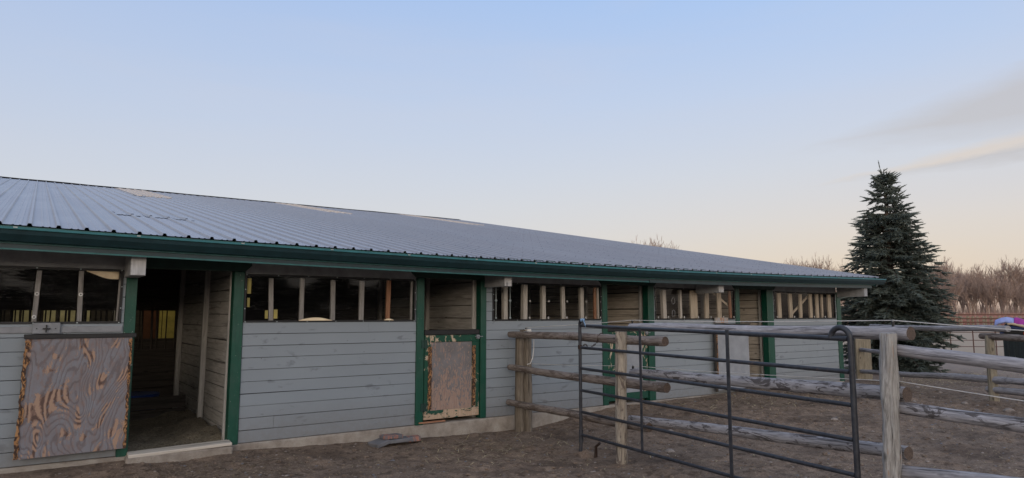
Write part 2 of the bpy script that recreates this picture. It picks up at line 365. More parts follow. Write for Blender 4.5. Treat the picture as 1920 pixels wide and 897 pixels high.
# ------------------------------------------------------------------ mesh helpers
class MB:
    def __init__(s): s.v = []; s.f = []; s.lc = []; s.rv = []; s.mi = []; s.sm = []
    def add(s, vs, fs, lcs, rv=None, mi=0, smooth=False):
        o = len(s.v); rv = rnd.random() if rv is None else rv
        s.v += [tuple(p) for p in vs]; s.lc += [tuple(p) for p in lcs]; s.rv += [rv] * len(vs)
        s.f += [tuple(i + o for i in f) for f in fs]; s.mi += [mi] * len(fs); s.sm += [smooth] * len(fs)
    def obox(s, c, ax, ay, az, mi=0, rv=None):
        """box from centre and three half-vectors; length runs along az"""
        c, ax, ay, az = map(Vector, (c, ax, ay, az)); r = [rnd.uniform(0, 50) for _ in range(3)]
        vs = []; lcs = []
        for i in (-1, 1):
            for j in (-1, 1):
                for k in (-1, 1):
                    vs.append(c + ax * i + ay * j + az * k)
                    lcs.append((i * ax.length + r[0], j * ay.length + r[1], k * az.length + r[2]))
        fs = [(0, 1, 3, 2), (4, 6, 7, 5), (0, 4, 5, 1), (2, 3, 7, 6), (0, 2, 6, 4), (1, 5, 7, 3)]
        s.add(vs, fs, lcs, rv, mi)
    def box(s, x0, x1, y0, y1, z0, z1, along='x', mi=0, rv=None):
        c = ((x0 + x1) / 2, (y0 + y1) / 2, (z0 + z1) / 2)
        ex, ey, ez = Vector(((x1 - x0) / 2, 0, 0)), Vector((0, (y1 - y0) / 2, 0)), Vector((0, 0, (z1 - z0) / 2))
        if along == 'x': s.obox(c, ey, ez, ex, mi, rv)
        elif along == 'y': s.obox(c, ez, ex, ey, mi, rv)
        else: s.obox(c, ex, ey, ez, mi, rv)
    def tube(s, pts, rad, seg=8, mi=0, cap=True, capmi=None, rough=0, rv=None, smooth=True, sag=0):
        pts = [Vector(p) for p in pts]; n = len(pts)
        rads = rad if isinstance(rad, (list, tuple)) else [rad] * n
        r0 = [rnd.uniform(0, 50) for _ in range(3)]
        up = Vector((0, 0, 1)); vs = []; lcs = []; L = 0
        t0 = (pts[1] - pts[0]).normalized()
        if abs(t0.z) > .9: up = Vector((1, 0, 0))
        for i, p in enumerate(pts):
            t = (pts[min(i + 1, n - 1)] - pts[max(i - 1, 0)]).normalized()
            a = t.cross(up)
            if a.length < 1e-4: a = t.cross(Vector((0, 1, 0)))
            a.normalize(); b2 = a.cross(t).normalized()
            if i: L += (p - pts[i - 1]).length
            for k in range(seg):
                th = 2 * math.pi * k / seg; rr = rads[i]
                if rough:
                    q = Vector((math.cos(th) * 1.3 + r0[0], math.sin(th) * 1.3 + r0[1], L * 3.2))
                    rr *= 1 + rough * (noise.noise(q) + .5 * noise.noise(q * 2.9) + .3 * noise.noise(q * 7))
                d = (a * math.cos(th) + b2 * math.sin(th)) * rr
                vs.append(p + d); lcs.append((math.cos(th) * rads[i] + r0[0], math.sin(th) * rads[i] + r0[1], L + r0[2]))
        fs = [(i * seg + k, i * seg + (k + 1) % seg, (i + 1) * seg + (k + 1) % seg, (i + 1) * seg + k) for i in range(n - 1) for k in range(seg)]
        rv = rnd.random() if rv is None else rv
        s.add(vs, fs, lcs, rv, mi, smooth)
        if cap:
            for i in (0, n - 1):
                ring = [vs[i * seg + k] for k in range(seg)]
                s.add(ring, [tuple(range(seg))] if i else [tuple(reversed(range(seg)))], [lcs[i * seg + k] for k in range(seg)], rv, mi if capmi is None else capmi)
    def log(s, p0, p1, r0, r1, seg=18, step=.09, rough=.10, bend=.012, mi=0, capmi=None):
        p0, p1 = Vector(p0), Vector(p1); L = (p1 - p0).length; n = max(3, int(L / step)); o = rnd.uniform(0, 90)
        pts = []; rads = []
        for i in range(n + 1):
            t = i / n
            d = Vector((noise.noise(Vector((t * L * .7, o, 0))), noise.noise(Vector((t * L * .7, o, 9))), noise.noise(Vector((t * L * .7, o, 19))))) * bend * 2
            pts.append(p0.lerp(p1, t) + d); rads.append(r0 + (r1 - r0) * t)
        rads[0] *= .94; rads[-1] *= .94
        s.tube(pts, rads, seg, mi, True, capmi, rough)
    def build(s, name, mats, parent=None, bevel=0):
        me = bpy.data.meshes.new(name)
        root = parent
        while root is not None and root.parent is not None: root = root.parent
        off = Vector(root.location) if root is not None else Vector((0, 0, 0))
        me.from_pydata([tuple(Vector(p) - off) for p in s.v], [], s.f)
        for m in (mats if isinstance(mats, (list, tuple)) else [mats]): me.materials.append(m)
        me.polygons.foreach_set('material_index', s.mi); me.polygons.foreach_set('use_smooth', s.sm)
        a = me.attributes.new('lc', 'FLOAT_VECTOR', 'POINT'); a.data.foreach_set('vector', [c for p in s.lc for c in p])
        a = me.attributes.new('rv', 'FLOAT', 'POINT'); a.data.foreach_set('value', s.rv)
        me.update()
        o = bpy.data.objects.new(name, me); col.objects.link(o)
        if parent is not None: o.parent = parent
        if bevel:
            bm = o.modifiers.new('bevel', 'BEVEL'); bm.width = bevel; bm.segments = 1; bm.limit_method = 'ANGLE'
        return o
def tag(o, label=None, cat=None, group=None, kind=None):
    if label: o['label'] = label
    if cat: o['category'] = cat
    if group: o['group'] = group
    if kind: o['kind'] = kind
    return o
def empty(name, loc, label, cat, group=None):
    o = bpy.data.objects.new(name, None); col.objects.link(o); o.location = loc; o.empty_display_size = .2
    return tag(o, label, cat, group)
def dup(root, loc, rz=0, sc=1, label=None):
    r = root.copy(); col.objects.link(r); r.location = loc; r.rotation_euler = (0, 0, rz); r.scale = (sc, sc, sc) if not isinstance(sc, tuple) else sc
    if label: r['label'] = label
    for ch in list(root.children):
        c = ch.copy(); col.objects.link(c); c.parent = r
        for g in ch.children:
            d = g.copy(); col.objects.link(d); d.parent = c
    return r

# ------------------------------------------------------------------ ground
WALLZ = [(-30, .1), (-.1, .10), (.94, .10), (1.43, .07), (1.93, .09), (2.54, .06), (3.06, .03), (3.77, .01), (4.7, -.04), (5.4, -.05), (6.4, -.07), (6.9, -.01), (7.36, .06), (8.19, .12), (9.36, .12), (10.7, .14), (12.5, .17), (15.1, .13), (15.9, .03), (40, .0)]
def lerp_tab(x, tab):
    for (a, b), (c, d) in zip(tab, tab[1:]):
        if a <= x <= c: return b + (d - b) * (x - a) / (c - a)
    return tab[-1][1]
def smooth(a, b, x):
    t = max(0, min(1, (x - a) / (b - a))); return t * t * (3 - 2 * t)
def base_h(x, y):
    b = -.07 * math.exp(-((x - 5.8) ** 2 + (y - 7) ** 2) / 5.0)
    if -30 < x < 40 and y < 12:
        wdt = .45 if x < 8 else 1.3
        k = math.exp(-(max(0, 8.46 - y) / wdt) ** 1.3) if y < 8.46 else 1.0
        if x > 15.6: k *= max(0, 1 - (x - 15.6) / 3)
        b = b * (1 - k) + lerp_tab(x, WALLZ) * k
    return b
def H(x, y):
    h = base_h(x, y)
    if -31 < x < 15.4 and y > 8.62 and y < 46: return -.12
    d = math.hypot(x, y)
    if d < 45:
        v = Vector((x, y, 0))
        k = 1 if y < 8.3 or x > 15.5 else .35
        h += k * (.028 * noise.noise(v * .9) + .020 * noise.noise(v * 2.7 + Vector((5, 1, 0))) + .018 * noise.noise(v * 6.5) + .016 * noise.noise(v * 17))
        for qx, qy, qr in ((6.04, 8.24, .16), (5.63, 5.78, .12), (5.1, 2.5, .12), (14.81, 5.34, .2), (5.65, 6.5, .09)):
            q2 = ((x - qx) ** 2 + (y - qy) ** 2) / (qr * qr * 1.6)
            if q2 < 6: h += .035 * math.exp(-q2)
        if d < 20:
            dd = noise.voronoi(v * 3.4 + Vector((noise.noise(v * 2), 0, 3)))[0][0]
            h -= k * .028 * smooth(.26, .06, dd) * (1 if noise.noise(v * .8 + Vector((9, 0, 0))) > -.15 else .2)
        h += k * max(0, noise.noise(v * 4.1 + Vector((0, 0, 7))) - .25) * .07
    return h
def axis(segs):
    out = []
    for a, b, st in segs:
        n = max(1, round((b - a) / st)); out += [a + (b - a) * i / n for i in range(n)]
    out.append(segs[-1][1]); return out
xs = axis([(-700, -60, 80), (-60, -6, 6), (-6, -1, .5), (-1, 10, .05), (10, 16, .07), (16, 30, .2), (30, 60, 2), (60, 200, 14), (200, 900, 70)])
ys = axis([(-700, -60, 80), (-60, -4, 7), (-4, 1, .4), (1, 8.7, .05), (8.7, 14, .25), (14, 46, 2), (46, 200, 12), (200, 900, 70)])
g = MB(); nx, ny = len(xs), len(ys)
gv = [(x, y, H(x, y)) for y in ys for x in xs]
g.v = gv; g.lc = gv; g.rv = [0] * len(gv)
g.f = [(j * nx + i, j * nx + i + 1, (j + 1) * nx + i + 1, (j + 1) * nx + i) for j in range(ny - 1) for i in range(nx - 1)]
g.mi = [0] * len(g.f); g.sm = [True] * len(g.f)
tag(g.build('ground', M['dirt']), kind='structure')

# ------------------------------------------------------------------ barn
barn = empty('stable_barn', (0, 8.5, 0), 'long low grey horse stable with green trim and blue-grey ribbed metal roof', 'barn')
XL, XR, YB = -14.0, 15.33, 45.0
WY = 8.5
def clad(x0, x1, z0, z1, name='siding', m='siding', exp=.1405, zbase=.155):
    b = MB(); k = int(math.floor((z0 - zbase) / exp + .01))
    z = zbase + k * exp
    while z < z1 - .012:
        a = max(z, z0); c = min(z + exp - .0055, z1)
        if c - a > .012:
            yo = rnd.uniform(-.003, .0015)
            cuts = [x0, x1]
            if x1 - x0 > 1.5 and rnd.random() < .4: cuts = [x0, x0 + rnd.choice((.4, .8, 1.2, 1.6)) , x1]
            for xa, xb in zip(cuts, cuts[1:]):
                yo = rnd.uniform(-.004, .0015)
                b.obox(((xa + xb) / 2, WY + .012 + yo, (a + c) / 2 + rnd.uniform(-.0008, .0008)), (0, .012, 0), (0, .0018, (c - a) / 2), ((xb - xa) / 2 - .0008, 0, rnd.uniform(-.0022, .0022)))
        z += exp
    b.box(x0, x1, WY + .027, WY + .06, z0, z1, mi=1)
    return b.build(name, [M[m], M['black']], barn, .0022)
# bays: (x0, x1, window (x0,x1) )
ZW0, ZW1, ZT = 1.555, 2.135, 2.42
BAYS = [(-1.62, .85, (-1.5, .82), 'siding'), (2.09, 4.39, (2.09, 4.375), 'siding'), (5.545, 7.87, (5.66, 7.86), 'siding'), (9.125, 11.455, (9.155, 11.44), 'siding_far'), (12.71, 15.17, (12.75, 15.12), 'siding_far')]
for x0, x1, (a, c), m in BAYS:
    clad(x0, x1, .155, ZW0, m=m)
    if a - x0 > .012: clad(x0, a, ZW0 + .002, ZW1, m=m)
    if x1 - c > .012: clad(c, x1, ZW0 + .002, ZW1, m=m)
    f = MB(); f.box(x0 + .01, x1 - .01, WY - .006, WY + .03, ZW1 + .003, ZT); f.build('frieze_board', M['bargrey'], barn, .003)
clad(XL, -1.73, .155, ZT)
b = MB(); b.box(-1.51, .835, WY - .016, WY + .004, 1.462, 1.528); b.build('window_sill', M['galv'], barn, .003)
# door posts (green) with depth, per-opening headers
DOORS = [(.96, 1.965, 'open'), (4.52, 5.44, 'dutch'), (7.99, 8.965, 'dutch_far'), (11.58, 12.49, 'open_far')]
for (x0, x1, z0) in [(.85, .958, .12), (1.967, 2.085, .14), (4.392, 4.505, .14), (5.443, 5.54, .155), (7.872, 7.985, .15), (8.968, 9.12, .155), (11.457, 11.575, .155), (12.49, 12.705, .155), (15.172, 15.33, .13), (-1.73, -1.622, .12)]:
    b = MB(); b.box(x0, x1, WY - .022, WY + .115, z0, 2.16, 'z')
    if x1 - x0 < .13: b.box(x0 + .02, x1 - .02, WY + .116, WY + .14, z0, 2.16, 'z')
    b.build('door_post' if x0 < 15 else 'corner_post', M['green'], barn, .004)
for x0, x1 in [(.86, 2.16), (4.30, 5.63), (7.78, 9.2), (11.36, 12.8)]:
    b = MB(); z0, z1, c = 2.163, 2.43, .07     # a header with cut lower corners
    pr = [(x0 + c, z0), (x1 - c, z0), (x1, z0 + c), (x1, z1), (x0, z1), (x0, z0 + c)]
    y0, y1 = WY - .03, WY + .12
    vs = [(x, y0, z) for x, z in pr] + [(x, y1, z) for x, z in pr]
    n = len(pr)
    b.add(vs, [tuple(range(n)), tuple(reversed(range(n, 2 * n)))] + [(i, n + i, n + (i + 1) % n, (i + 1) % n) for i in range(n)], vs)
    b.build('door_header', M['header'], barn)
# foundation
b = MB(); x = XL
zf = []
st = [XL + i * .12 for i in range(int((15.36 - XL) / .12) + 1)]
vs = []
for i, x in enumerate(st):
    jt = noise.noise(Vector((x * 3, 0, 0))) * .012
    vs += [(x, 8.455 + jt, -.35), (x, 8.462 + jt * .6, .02), (x, 8.468 + jt * .4, .13 + .01 * noise.noise(Vector((x * 2, 5, 0)))), (x, 8.482, .148), (x, 8.72, .148)]
b.add(vs, [(i * 5 + k, (i + 1) * 5 + k, (i + 1) * 5 + k + 1, i * 5 + k + 1) for i in range(len(st) - 1) for k in range(4)], vs)
b.box(15.10, 15.36, 8.73, YB, -.35, .148)
b.build('foundation', M['concrete'], barn)
b = MB()
b.box(.93, 2.0, 8.33, 8.50, -.1, .155); s = b.build('doorstep', M['concrete'], barn, .015)
b = MB(); b.obox((1.47, 8.42, .175), (0, .085, .006), (0, 0, .018), (.52, 0, .012)); b.build('threshold', M['pale_board'], barn, .006)
# --- windows
def window(x0, x1, slats, extras=None):
    b = MB(); t = .022
    b.box(x0, x1, WY - .012, WY + .012, ZW0, ZW0 + t); b.box(x0, x1, WY - .012, WY + .012, ZW1 - t, ZW1)
    b.box(x0, x0 + t, WY - .012, WY + .012, ZW0 + t, ZW1 - t, 'z'); b.box(x1 - t, x1, WY - .012, WY + .012, ZW0 + t, ZW1 - t, 'z')
    k = int((x1 - x0) / .38)
    for i in range(k + 1):
        xx = x0 + .02 + (x1 - x0 - .04) * i / k
        for zz in (ZW0 + .008, ZW1 - .008): b.obox((xx, WY - .014, zz), (.006, 0, 0), (0, .003, 0), (0, 0, .006), 1)
    for zz in (1.72, 1.95):
        for xx in (x0 + .011, x1 - .011): b.obox((xx, WY - .014, zz), (.006, 0, 0), (0, .003, 0), (0, 0, .006), 1)
    fr = b.build('window', [M['black'], M['screw']], barn)
    s = MB(); nx_, nz_ = 26, 7; vs = []
    for j in range(nz_ + 1):
        for i in range(nx_ + 1):
            u, v = i / nx_, j / nz_
            amp = math.sin(math.pi * u) * math.sin(math.pi * v)
            y = WY + .004 + .012 * amp * noise.noise(Vector((x0 + u * 5, v * 1.5, x0)))
            vs.append((x0 + t * .6 + (x1 - x0 - 1.2 * t) * u, y, ZW0 + t * .6 + (ZW1 - ZW0 - 1.2 * t) * v))
    s.add(vs, [(j * (nx_ + 1) + i, j * (nx_ + 1) + i + 1, (j + 1) * (nx_ + 1) + i + 1, (j + 1) * (nx_ + 1) + i) for j in range(nz_) for i in range(nx_)], vs, smooth=True)
    s.build('window_sheet', M['vinyl'], fr)
    for x, wd, m, *opt in slats:
        s = MB(); zt = 2.105 + rnd.uniform(-.012, .012); zb = 1.575
        d = opt[0] if opt else .035; lean = rnd.uniform(-.008, .008)
        s.obox((x, WY + .035 + d / 2, (zt + zb) / 2), (wd / 2, 0, 0), (0, d / 2, 0), (lean, 0, (zt - zb) / 2))
        s.build('slat', M[m], fr, .004)
    return fr
def washer(par, x, z, r=.02):
    b = MB(); b.tube([(x, WY - .010, z), (x, WY - .003, z)], r, 14); b.tube([(x, WY - .016, z), (x, WY - .010, z)], r * .35, 8, mi=1)
    b.build('washer', [M['white'], M['black']], par)
w1 = window(-1.5, .82, [(-1.1, .05, 'slat_grey'), (-.35, .05, 'slat_grey'), (.055, .045, 'slat_grey'), (.435, .045, 'slat_grey'), (.79, .02, 'slat_grey')])
for x, z in [(.055, 1.86), (.435, 1.86), (.045, 1.625), (-.35, 1.86)]: washer(w1, x, z)
w2 = window(2.09, 4.375, [(2.42, .055, 'slat_grey'), (2.80, .055, 'slat_grey'), (3.205, .06, 'slat_grey'), (3.60, .065, 'slat_grey'), (3.985, .06, 'slat_orange'), (4.335, .03, 'slat_grey')])
w3 = window(5.66, 7.86, [(5.93, .075, 'slat_pale', .07), (6.30, .085, 'slat_pale', .07), (6.67, .07, 'slat_pale', .07), (7.07, .07, 'slat_pale', .05), (7.47, .075, 'slat_pale', .06), (7.76, .05, 'slat_orange'), (7.83, .035, 'slat_pale')])
w4 = window(9.155, 11.44, [(9.21, .05, 'slat_pale'), (9.46, .09, 'slat_pale', .07), (9.90, .06, 'slat_pale', .05), (10.27, .20, 'slat_tan'), (10.65, .11, 'slat_tan'), (11.02, .12, 'slat_tan'), (11.36, .07, 'slat_orange')])
w5 = window(12.75, 15.12, [(13.02, .12, 'slat_tan'), (13.43, .12, 'slat_tan'), (13.81, .10, 'slat_tan'), (14.20, .11, 'slat_tan'), (14.46, .10, 'slat_tan'), (14.66, .06, 'slat_tan'), (14.96, .13, 'slat_tan')])
for fr, p0, p1 in [(w4, (10.85, 2.11), (11.36, 1.83)), (w5, (13.45, 1.60), (14.25, 2.08))]:
    b = MB(); p0 = Vector((p0[0], WY + .11, p0[1])); p1 = Vector((p1[0], WY + .11, p1[1])); d = (p1 - p0)
    b.obox((p0 + p1) / 2, (0, .012, 0), Vector((-d.z, 0, d.x)).normalized() * .022, d / 2); b.build('brace', M['slat_tan'], fr)
# rods with washers on the third window
for x in (5.715, 5.975):
    b = MB(); b.tube([(x, WY - .012, 1.60), (x, WY - .012, 2.10)], .005, 6)
    for z in (1.60, 2.10): b.tube([(x, WY - .018, z), (x, WY - .008, z)], .016, 10)
    b.tube([(x, WY - .018, 1.86), (x, WY - .008, 1.86)], .024, 4)
    b.build('rod', M['screw'], w3)
for x in (6.36, 6.73, 7.11, 7.52, 7.85): washer(w3, x, 1.86, .014); washer(w3, x - .01, 1.60, .016)
for x in (9.24, 9.5, 9.93, 10.33, 10.7, 11.08, 11.40): washer(w4, x, 1.60, .016)
for x in (12.85, 13.48, 14.24, 14.68): washer(w5, x, 1.60, .018)
# film flaps on the clear sheets, their sky reflection painted in as peach
def glint_fold(par, x0, x1, zf_top, zf_bot, name='glint_fold', m='beige'):
    b = MB(); n = 16; vs = []
    for i in range(n + 1):
        u = i / n; x = x0 + (x1 - x0) * u
        for j in range(5):
            v = j / 4; z = zf_bot(u) + (zf_top(u) - zf_bot(u)) * v
            vs.append((x, WY + (-.035 + .03 * v if m == 'fold_glint' else .018) + .009 * math.sin(3.1 * v + 2 * u), z))
    b.add(vs, [(i * 5 + j, (i + 1) * 5 + j, (i + 1) * 5 + j + 1, i * 5 + j + 1) for i in range(n) for j in range(4)], vs, smooth=True)
    o = b.build(name, M[m], par); sol = o.modifiers.new('thick', 'SOLIDIFY'); sol.thickness = .003
M['fold_glint'] = plain('peach_sky_glint', (.92, .70, .48), .5)
glint_fold(w1, .475, .775, lambda u: 2.112, lambda u: 2.105 - .075 * math.sin(min(1, u * 1.25) * math.pi / 2) ** 1.3, m='fold_glint')
glint_fold(w2, 2.75, 3.18, lambda u: 1.578 + .035 * math.sin(math.pi * u), lambda u: 1.575, m='fold_glint')
glint_fold(w2, 3.90, 4.04, lambda u: 1.578 + .018 * math.sin(math.pi * u), lambda u: 1.575, m='fold_glint')
for x0, x1, z0, z1 in [(2.13, 2.175, 1.90, 2.085), (2.135, 2.165, 1.74, 1.85), (2.35, 2.385, 1.60, 1.70), (2.455, 2.50, 1.60, 1.71)]:
    b = MB(); b.box(x0, x1, WY + .03, WY + .036, z0, z1, 'z'); b.build('yellow_strip', M['yellow'], w2)
# faint round stickers seen through the fourth window
b = MB()
for z in (1.90, 1.67):
    pts = [(9.68 + .04 * math.cos(t * math.pi / 8), WY + .03, z + .06 * math.sin(t * math.pi / 8)) for t in range(17)]
    b.tube(pts, .007, 6)
b.build('hanging_rings', M['galv'], w4)
# --- sliding plywood door at the left with its top rail and bracket
sd_ = MB(); n = 60; x0, x1, z0, z1, yy = -.012, .925, .245, 1.405, 8.385
def edge(side, t): return .012 * noise.noise(Vector((t * 9, side * 7, 1))) + .008 * noise.noise(Vector((t * 30, side * 3, 5)))
vs = []; nu = 10
for j in range(n + 1):
    t = j / n; z = z0 + (z1 - z0) * t; a = x0 + edge(1, t) - .025 * (1 - t) ** 2; c = x1 + edge(2, t) * .6
    for i in range(nu + 1): vs.append((a + (c - a) * i / nu, yy + .006 * math.sin(i / nu * 3 + t * 2), z - .012 * (1 - i / nu) * (1 - t)))
o_ = len(vs); vs += [(x, y + .02, z) for x, y, z in vs]
q = nu + 1
fs = [(j * q + i, j * q + i + 1, (j + 1) * q + i + 1, (j + 1) * q + i) for j in range(n) for i in range(nu)]
fs += [tuple(reversed([k + o_ for k in f])) for f in fs]
fs += [(j * q, (j + 1) * q, (j + 1) * q + o_, j * q + o_) for j in range(n)] + [(j * q + nu, j * q + nu + o_, (j + 1) * q + nu + o_, (j + 1) * q + nu) for j in range(n)]
fs += [(i, i + o_, i + 1 + o_, i + 1) for i in range(nu)] + [(n * q + i, n * q + i + 1, n * q + i + 1 + o_, n * q + i + o_) for i in range(nu)]
sd_.add(vs, fs, vs)
slide = sd_.build('sliding_door', M['ply_big'], barn); tag(slide, 'peeling grey and orange plywood sliding door')
for s_, xx, wdt in ((1, x0, .040), (2, x1, .028)):
    b = MB(); vs = []
    for j in range(n + 1):
        t = j / n; z = z0 + (z1 - z0) * t * .985 + .003
        xo = xx + edge(s_, t) * (1 if s_ == 1 else .6) - (.025 * (1 - t) ** 2 if s_ == 1 else 0)
        wv = wdt * (.8 + .9 * noise.noise(Vector((t * 14, s_, 3))))
        a, c = (xo - .003, xo + wv) if s_ == 1 else (xo - wv, xo + .003)
        vs += [(a, yy - .006, z - .010 * (s_ == 1) * (1 - t)), (c, yy - .0075, z - .010 * (s_ == 1) * (1 - t))]
    b.add(vs, [(2 * j, 2 * j + 1, 2 * j + 3, 2 * j + 2) for j in range(n)], vs)
    o = b.build('chewed_edge', M['chew_edge'], slide); sol = o.modifiers.new('t', 'SOLIDIFY'); sol.thickness = .004
b = MB(); b.box(-.025, .965, yy - .018, yy + .03, 1.407, 1.452); b.build('top_rail', M['black'], slide, .004)
b = MB(); b.box(.04, .275, 8.455, 8.484, 1.455, 1.565); br = b.build('track_bracket', M['galv'], barn, .004)
b = MB(); b.box(.15, .162, 8.43, 8.453, 1.47, 1.545, 'z'); b.box(.125, .19, 8.44, 8.4545, 1.50, 1.512)
for x in (.075, .235): b.tube([(x, 8.448, 1.507), (x, 8.4545, 1.507)], .006, 8)
b.build('latch_bolt', M['black'], br)
# --- dutch doors
def dutch(x0, x1, z0, z1, variant):
    y = WY + .008
    b = MB(); sw = .115 if variant == 0 else .26
    sr = .125
    b.box(x0 + .008, x0 + sw, y, y + .04, z0 + .12, z1 - .10, 'z'); b.box(x1 - sr, x1 - .008, y, y + .04, z0 + .12, z1 - .10, 'z')
    b.box(x0 + .008, x1 - .008, y - .002, y + .042, z1 - .098, z1 - .002)
    d = b.build('dutch_door', M['door_green'], barn, .005)
    tag(d, 'lower stall door with flaking green frame and scraped grey panel' if variant == 0 else 'green lower stall door with pale bare panel')
    b = MB(); b.box(x0 + .008, x1 - .008, y - .001, y + .041, z0, z0 + .118); b.build('kick_board', M['door_bottom'] if variant == 0 else M['green'], d, .005)
    b = MB(); b.box(x0 + sw + .002, x1 - sr - .002, y + .012, y + .032, z0 + .12, z1 - .10, 'z'); b.build('door_panel', M['door_ply'] if variant == 0 else M['ply_far'], d)
    if variant == 0:
        for xa, xb in ((x0 + sw - .045, x0 + sw + .012), (x1 - sr + .0, x1 - sr + .055)):
            e = MB(); vs = []; n = 40
            for j in range(n + 1):
                t = j / n; zz = z0 + .14 + (z1 - z0 - .30) * t; wv = .012 * noise.noise(Vector((t * 12, xa * 3, 0)))
                vs += [(xa + wv, y - .004, zz), (xb + wv * .5, y - .005, zz)]
            e.add(vs, [(2 * j, 2 * j + 1, 2 * j + 3, 2 * j + 2) for j in range(n)], vs)
            o = e.build('chewed_edge', M['chew_edge'], d); sol = o.modifiers.new('t', 'SOLIDIFY'); sol.thickness = .006
    b = MB(); b.box(x0 + .004, x1 - .004, y - .012, y + .05, z1 + .001, z1 + .075); b.build('top_rail', M['black'], d, .008)
    for zh in (z0 + .18, z1 - .12):
        b = MB(); b.box(x0 - .055, x0 + .03, WY - .030, WY - .0245, zh - .055, zh + .055, 'z')
        b.tube([(x0 - .002, WY - .032, zh - .06), (x0 - .002, WY - .032, zh + .06)], .008, 8)
        b.build('hinge', M['green'] if variant else M['header'], d)
    b = MB(); b.tube([(x1 - .10, WY - .03, z1 - .03), (x1 + .03, WY - .03, z1 - .03)], .007, 8); b.box(x1 - .07, x1 - .02, WY - .028, WY - .006, z1 - .06, z1 - .005); b.build('latch', M['galv'], d)
dutch(4.52, 5.44, .20, 1.36, 0)
dutch(7.99, 8.965, .20, 1.36, 1)
# thin pale plank under the door
b = MB(); b.box(4.44, 4.85, 8.46, 8.485, .165, .185); b.build('kick_strip', M['slat_orange'], barn)
# far sliding door (grey plywood) slid open left of the fourth doorway
b = MB(); b.box(10.72, 11.70, 8.39, 8.41, .22, 1.42, 'z'); far = b.build('sliding_door', M['ply_far'], barn, .004); tag(far, 'pale blue-grey plywood sliding door with dark worn left edge')
b = MB(); b.box(10.66, 10.716, 8.385, 8.412, .20, 1.44, 'z'); b.build('worn_edge', M['stall_dark'], far, .006)
b = MB(); b.box(10.70, 10.73, 8.379, 8.384, .3, 1.38, 'z'); b.build('chewed_edge', M['chew_edge'], far)
b = MB(); b.box(10.70, 11.76, 8.38, 8.42, 1.443, 1.475); b.build('top_rail', M['black'], far)
b = MB(); b.box(10.76, 11.14, 8.44, 8.47, 1.485, 1.59); b.build('track_bracket', worn('rusty_white_plate', (.42, .40, .38), [(.2, .08, .04), (.4, .2, .1), (.5, .3, .2)], .55, 12), barn)

# --- beams under the eave
for x0, x1, yf in ((.822, .962, 7.93), (5.50, 5.63, 7.96), (10.24, 10.385, 7.95), (15.17, 15.31, 7.85)):
    b = MB(); b.box(x0, x1, yf, WY - .032, 2.05, 2.30, 'y'); b.box(x0 + .004, x1 - .004, yf - .012, yf - .001, 2.054, 2.296, 'z', mi=1)
    b.build('eave_beam', [M['bargrey'], M['beam'] if x0 < 15 else M['bargrey']], barn)
# --- roof
K = .1845; YE, ZE, YR = 7.78, 2.478, 26.6
def sag(x):
    t = (x + .3) / 16.2
    return -.075 * math.sin(math.pi * min(1, max(0, t)))
def rz(x, y): return ZE + K * (y - YE) + sag(x) * max(0, 1 - (y - YE) / 7)
PER = .229
prof = [(0, 0), (.045, 0), (.050, .005), (.062, .005), (.067, 0), (.100, 0), (.105, .005), (.117, .005), (.122, 0), (.160, 0), (.170, .024), (.195, .024), (.205, 0)]
px = []
k = math.floor(-14.2 / PER)
while k * PER < 15.75:
    for a, c in prof: px.append((k * PER + a, c))
    k += 1
px.append((15.80, 0)); px = [p for p in px if p[0] <= 15.8]
lights = [(2.08, 2.98, 20.0), (7.35, 8.25, 20.4), (12.60, 13.50, 20.8)]
def roofcourse(ya, yb, lift, name):
    b = MB(); ystn = [ya + (yb - ya) * i / 6 for i in range(7)]; vs = []
    for x, c in px:
        for y in ystn: vs.append((x, y, rz(x, y) + c + lift * (1 - (y - ya) / (yb - ya)) + .0035 * noise.noise(Vector((x * 1.1, y * .8, 0))) + .005))
    n = 7
    b.add(vs, [(i * n + j, (i + 1) * n + j, (i + 1) * n + j + 1, i * n + j + 1) for i in range(len(px) - 1) for j in range(n - 1)], vs)
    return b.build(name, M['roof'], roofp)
b = MB()   # roof deck below the sheets (front and rear slopes)
stn = [-14.2 + i * .5 for i in range(61)]
stn = [min(x, 15.72) for x in stn]
vs = []
for x in stn:
    for y in (YE + .03, 9.5, 12, 15.5, YR): vs.append((x, y, rz(x, y) - .012))
    for y in (YR, 15.5, 12, 9.5, YE + .03): vs.append((x, y, rz(x, y) - .07))
n = 10
b.add(vs, [(i * n + j, (i + 1) * n + j, (i + 1) * n + (j + 1) % n, i * n + (j + 1) % n) for i in range(len(stn) - 1) for j in range(n)] + [tuple(range(n)), tuple(reversed([(len(stn) - 1) * n + q_ for q_ in range(n)]))], vs)
zr = rz(0, YR)
vs = [(-14.2, YR + .02, zr - .03), (15.8, YR + .02, zr - .03), (15.8, YB + .8, 2.45), (-14.2, YB + .8, 2.45)]
vs += [(x, y, z - .06) for x, y, z in vs]
b.add(vs, [(0, 1, 2, 3), (7, 6, 5, 4), (0, 4, 5, 1), (1, 5, 6, 2), (2, 6, 7, 3), (3, 7, 4, 0)], vs)
roofp = b.build('roof', M['header'], barn)
roofcourse(YE, YR, 0, 'roof_sheet')
for xa, xb, yy_ in ((.86, 1.24, 10.76), (1.26, 1.62, 10.74), (1.64, 1.92, 10.70), (2.0, 2.3, 19.4)):   # open lap edges that lift and cast a thin dark line
    b = MB(); vs = []; pp = [(x, h) for x, h in px if xa <= x <= xb]
    for x, h in pp: vs += [(x, yy_, rz(x, yy_) + h + .014), (x, yy_ + .5, rz(x, yy_ + .5) + h + .007)]
    b.add(vs, [(2 * i, 2 * i + 2, 2 * i + 3, 2 * i + 1) for i in range(len(pp) - 1)], vs); b.build('lifted_sheet_edge', M['roof'], roofp)
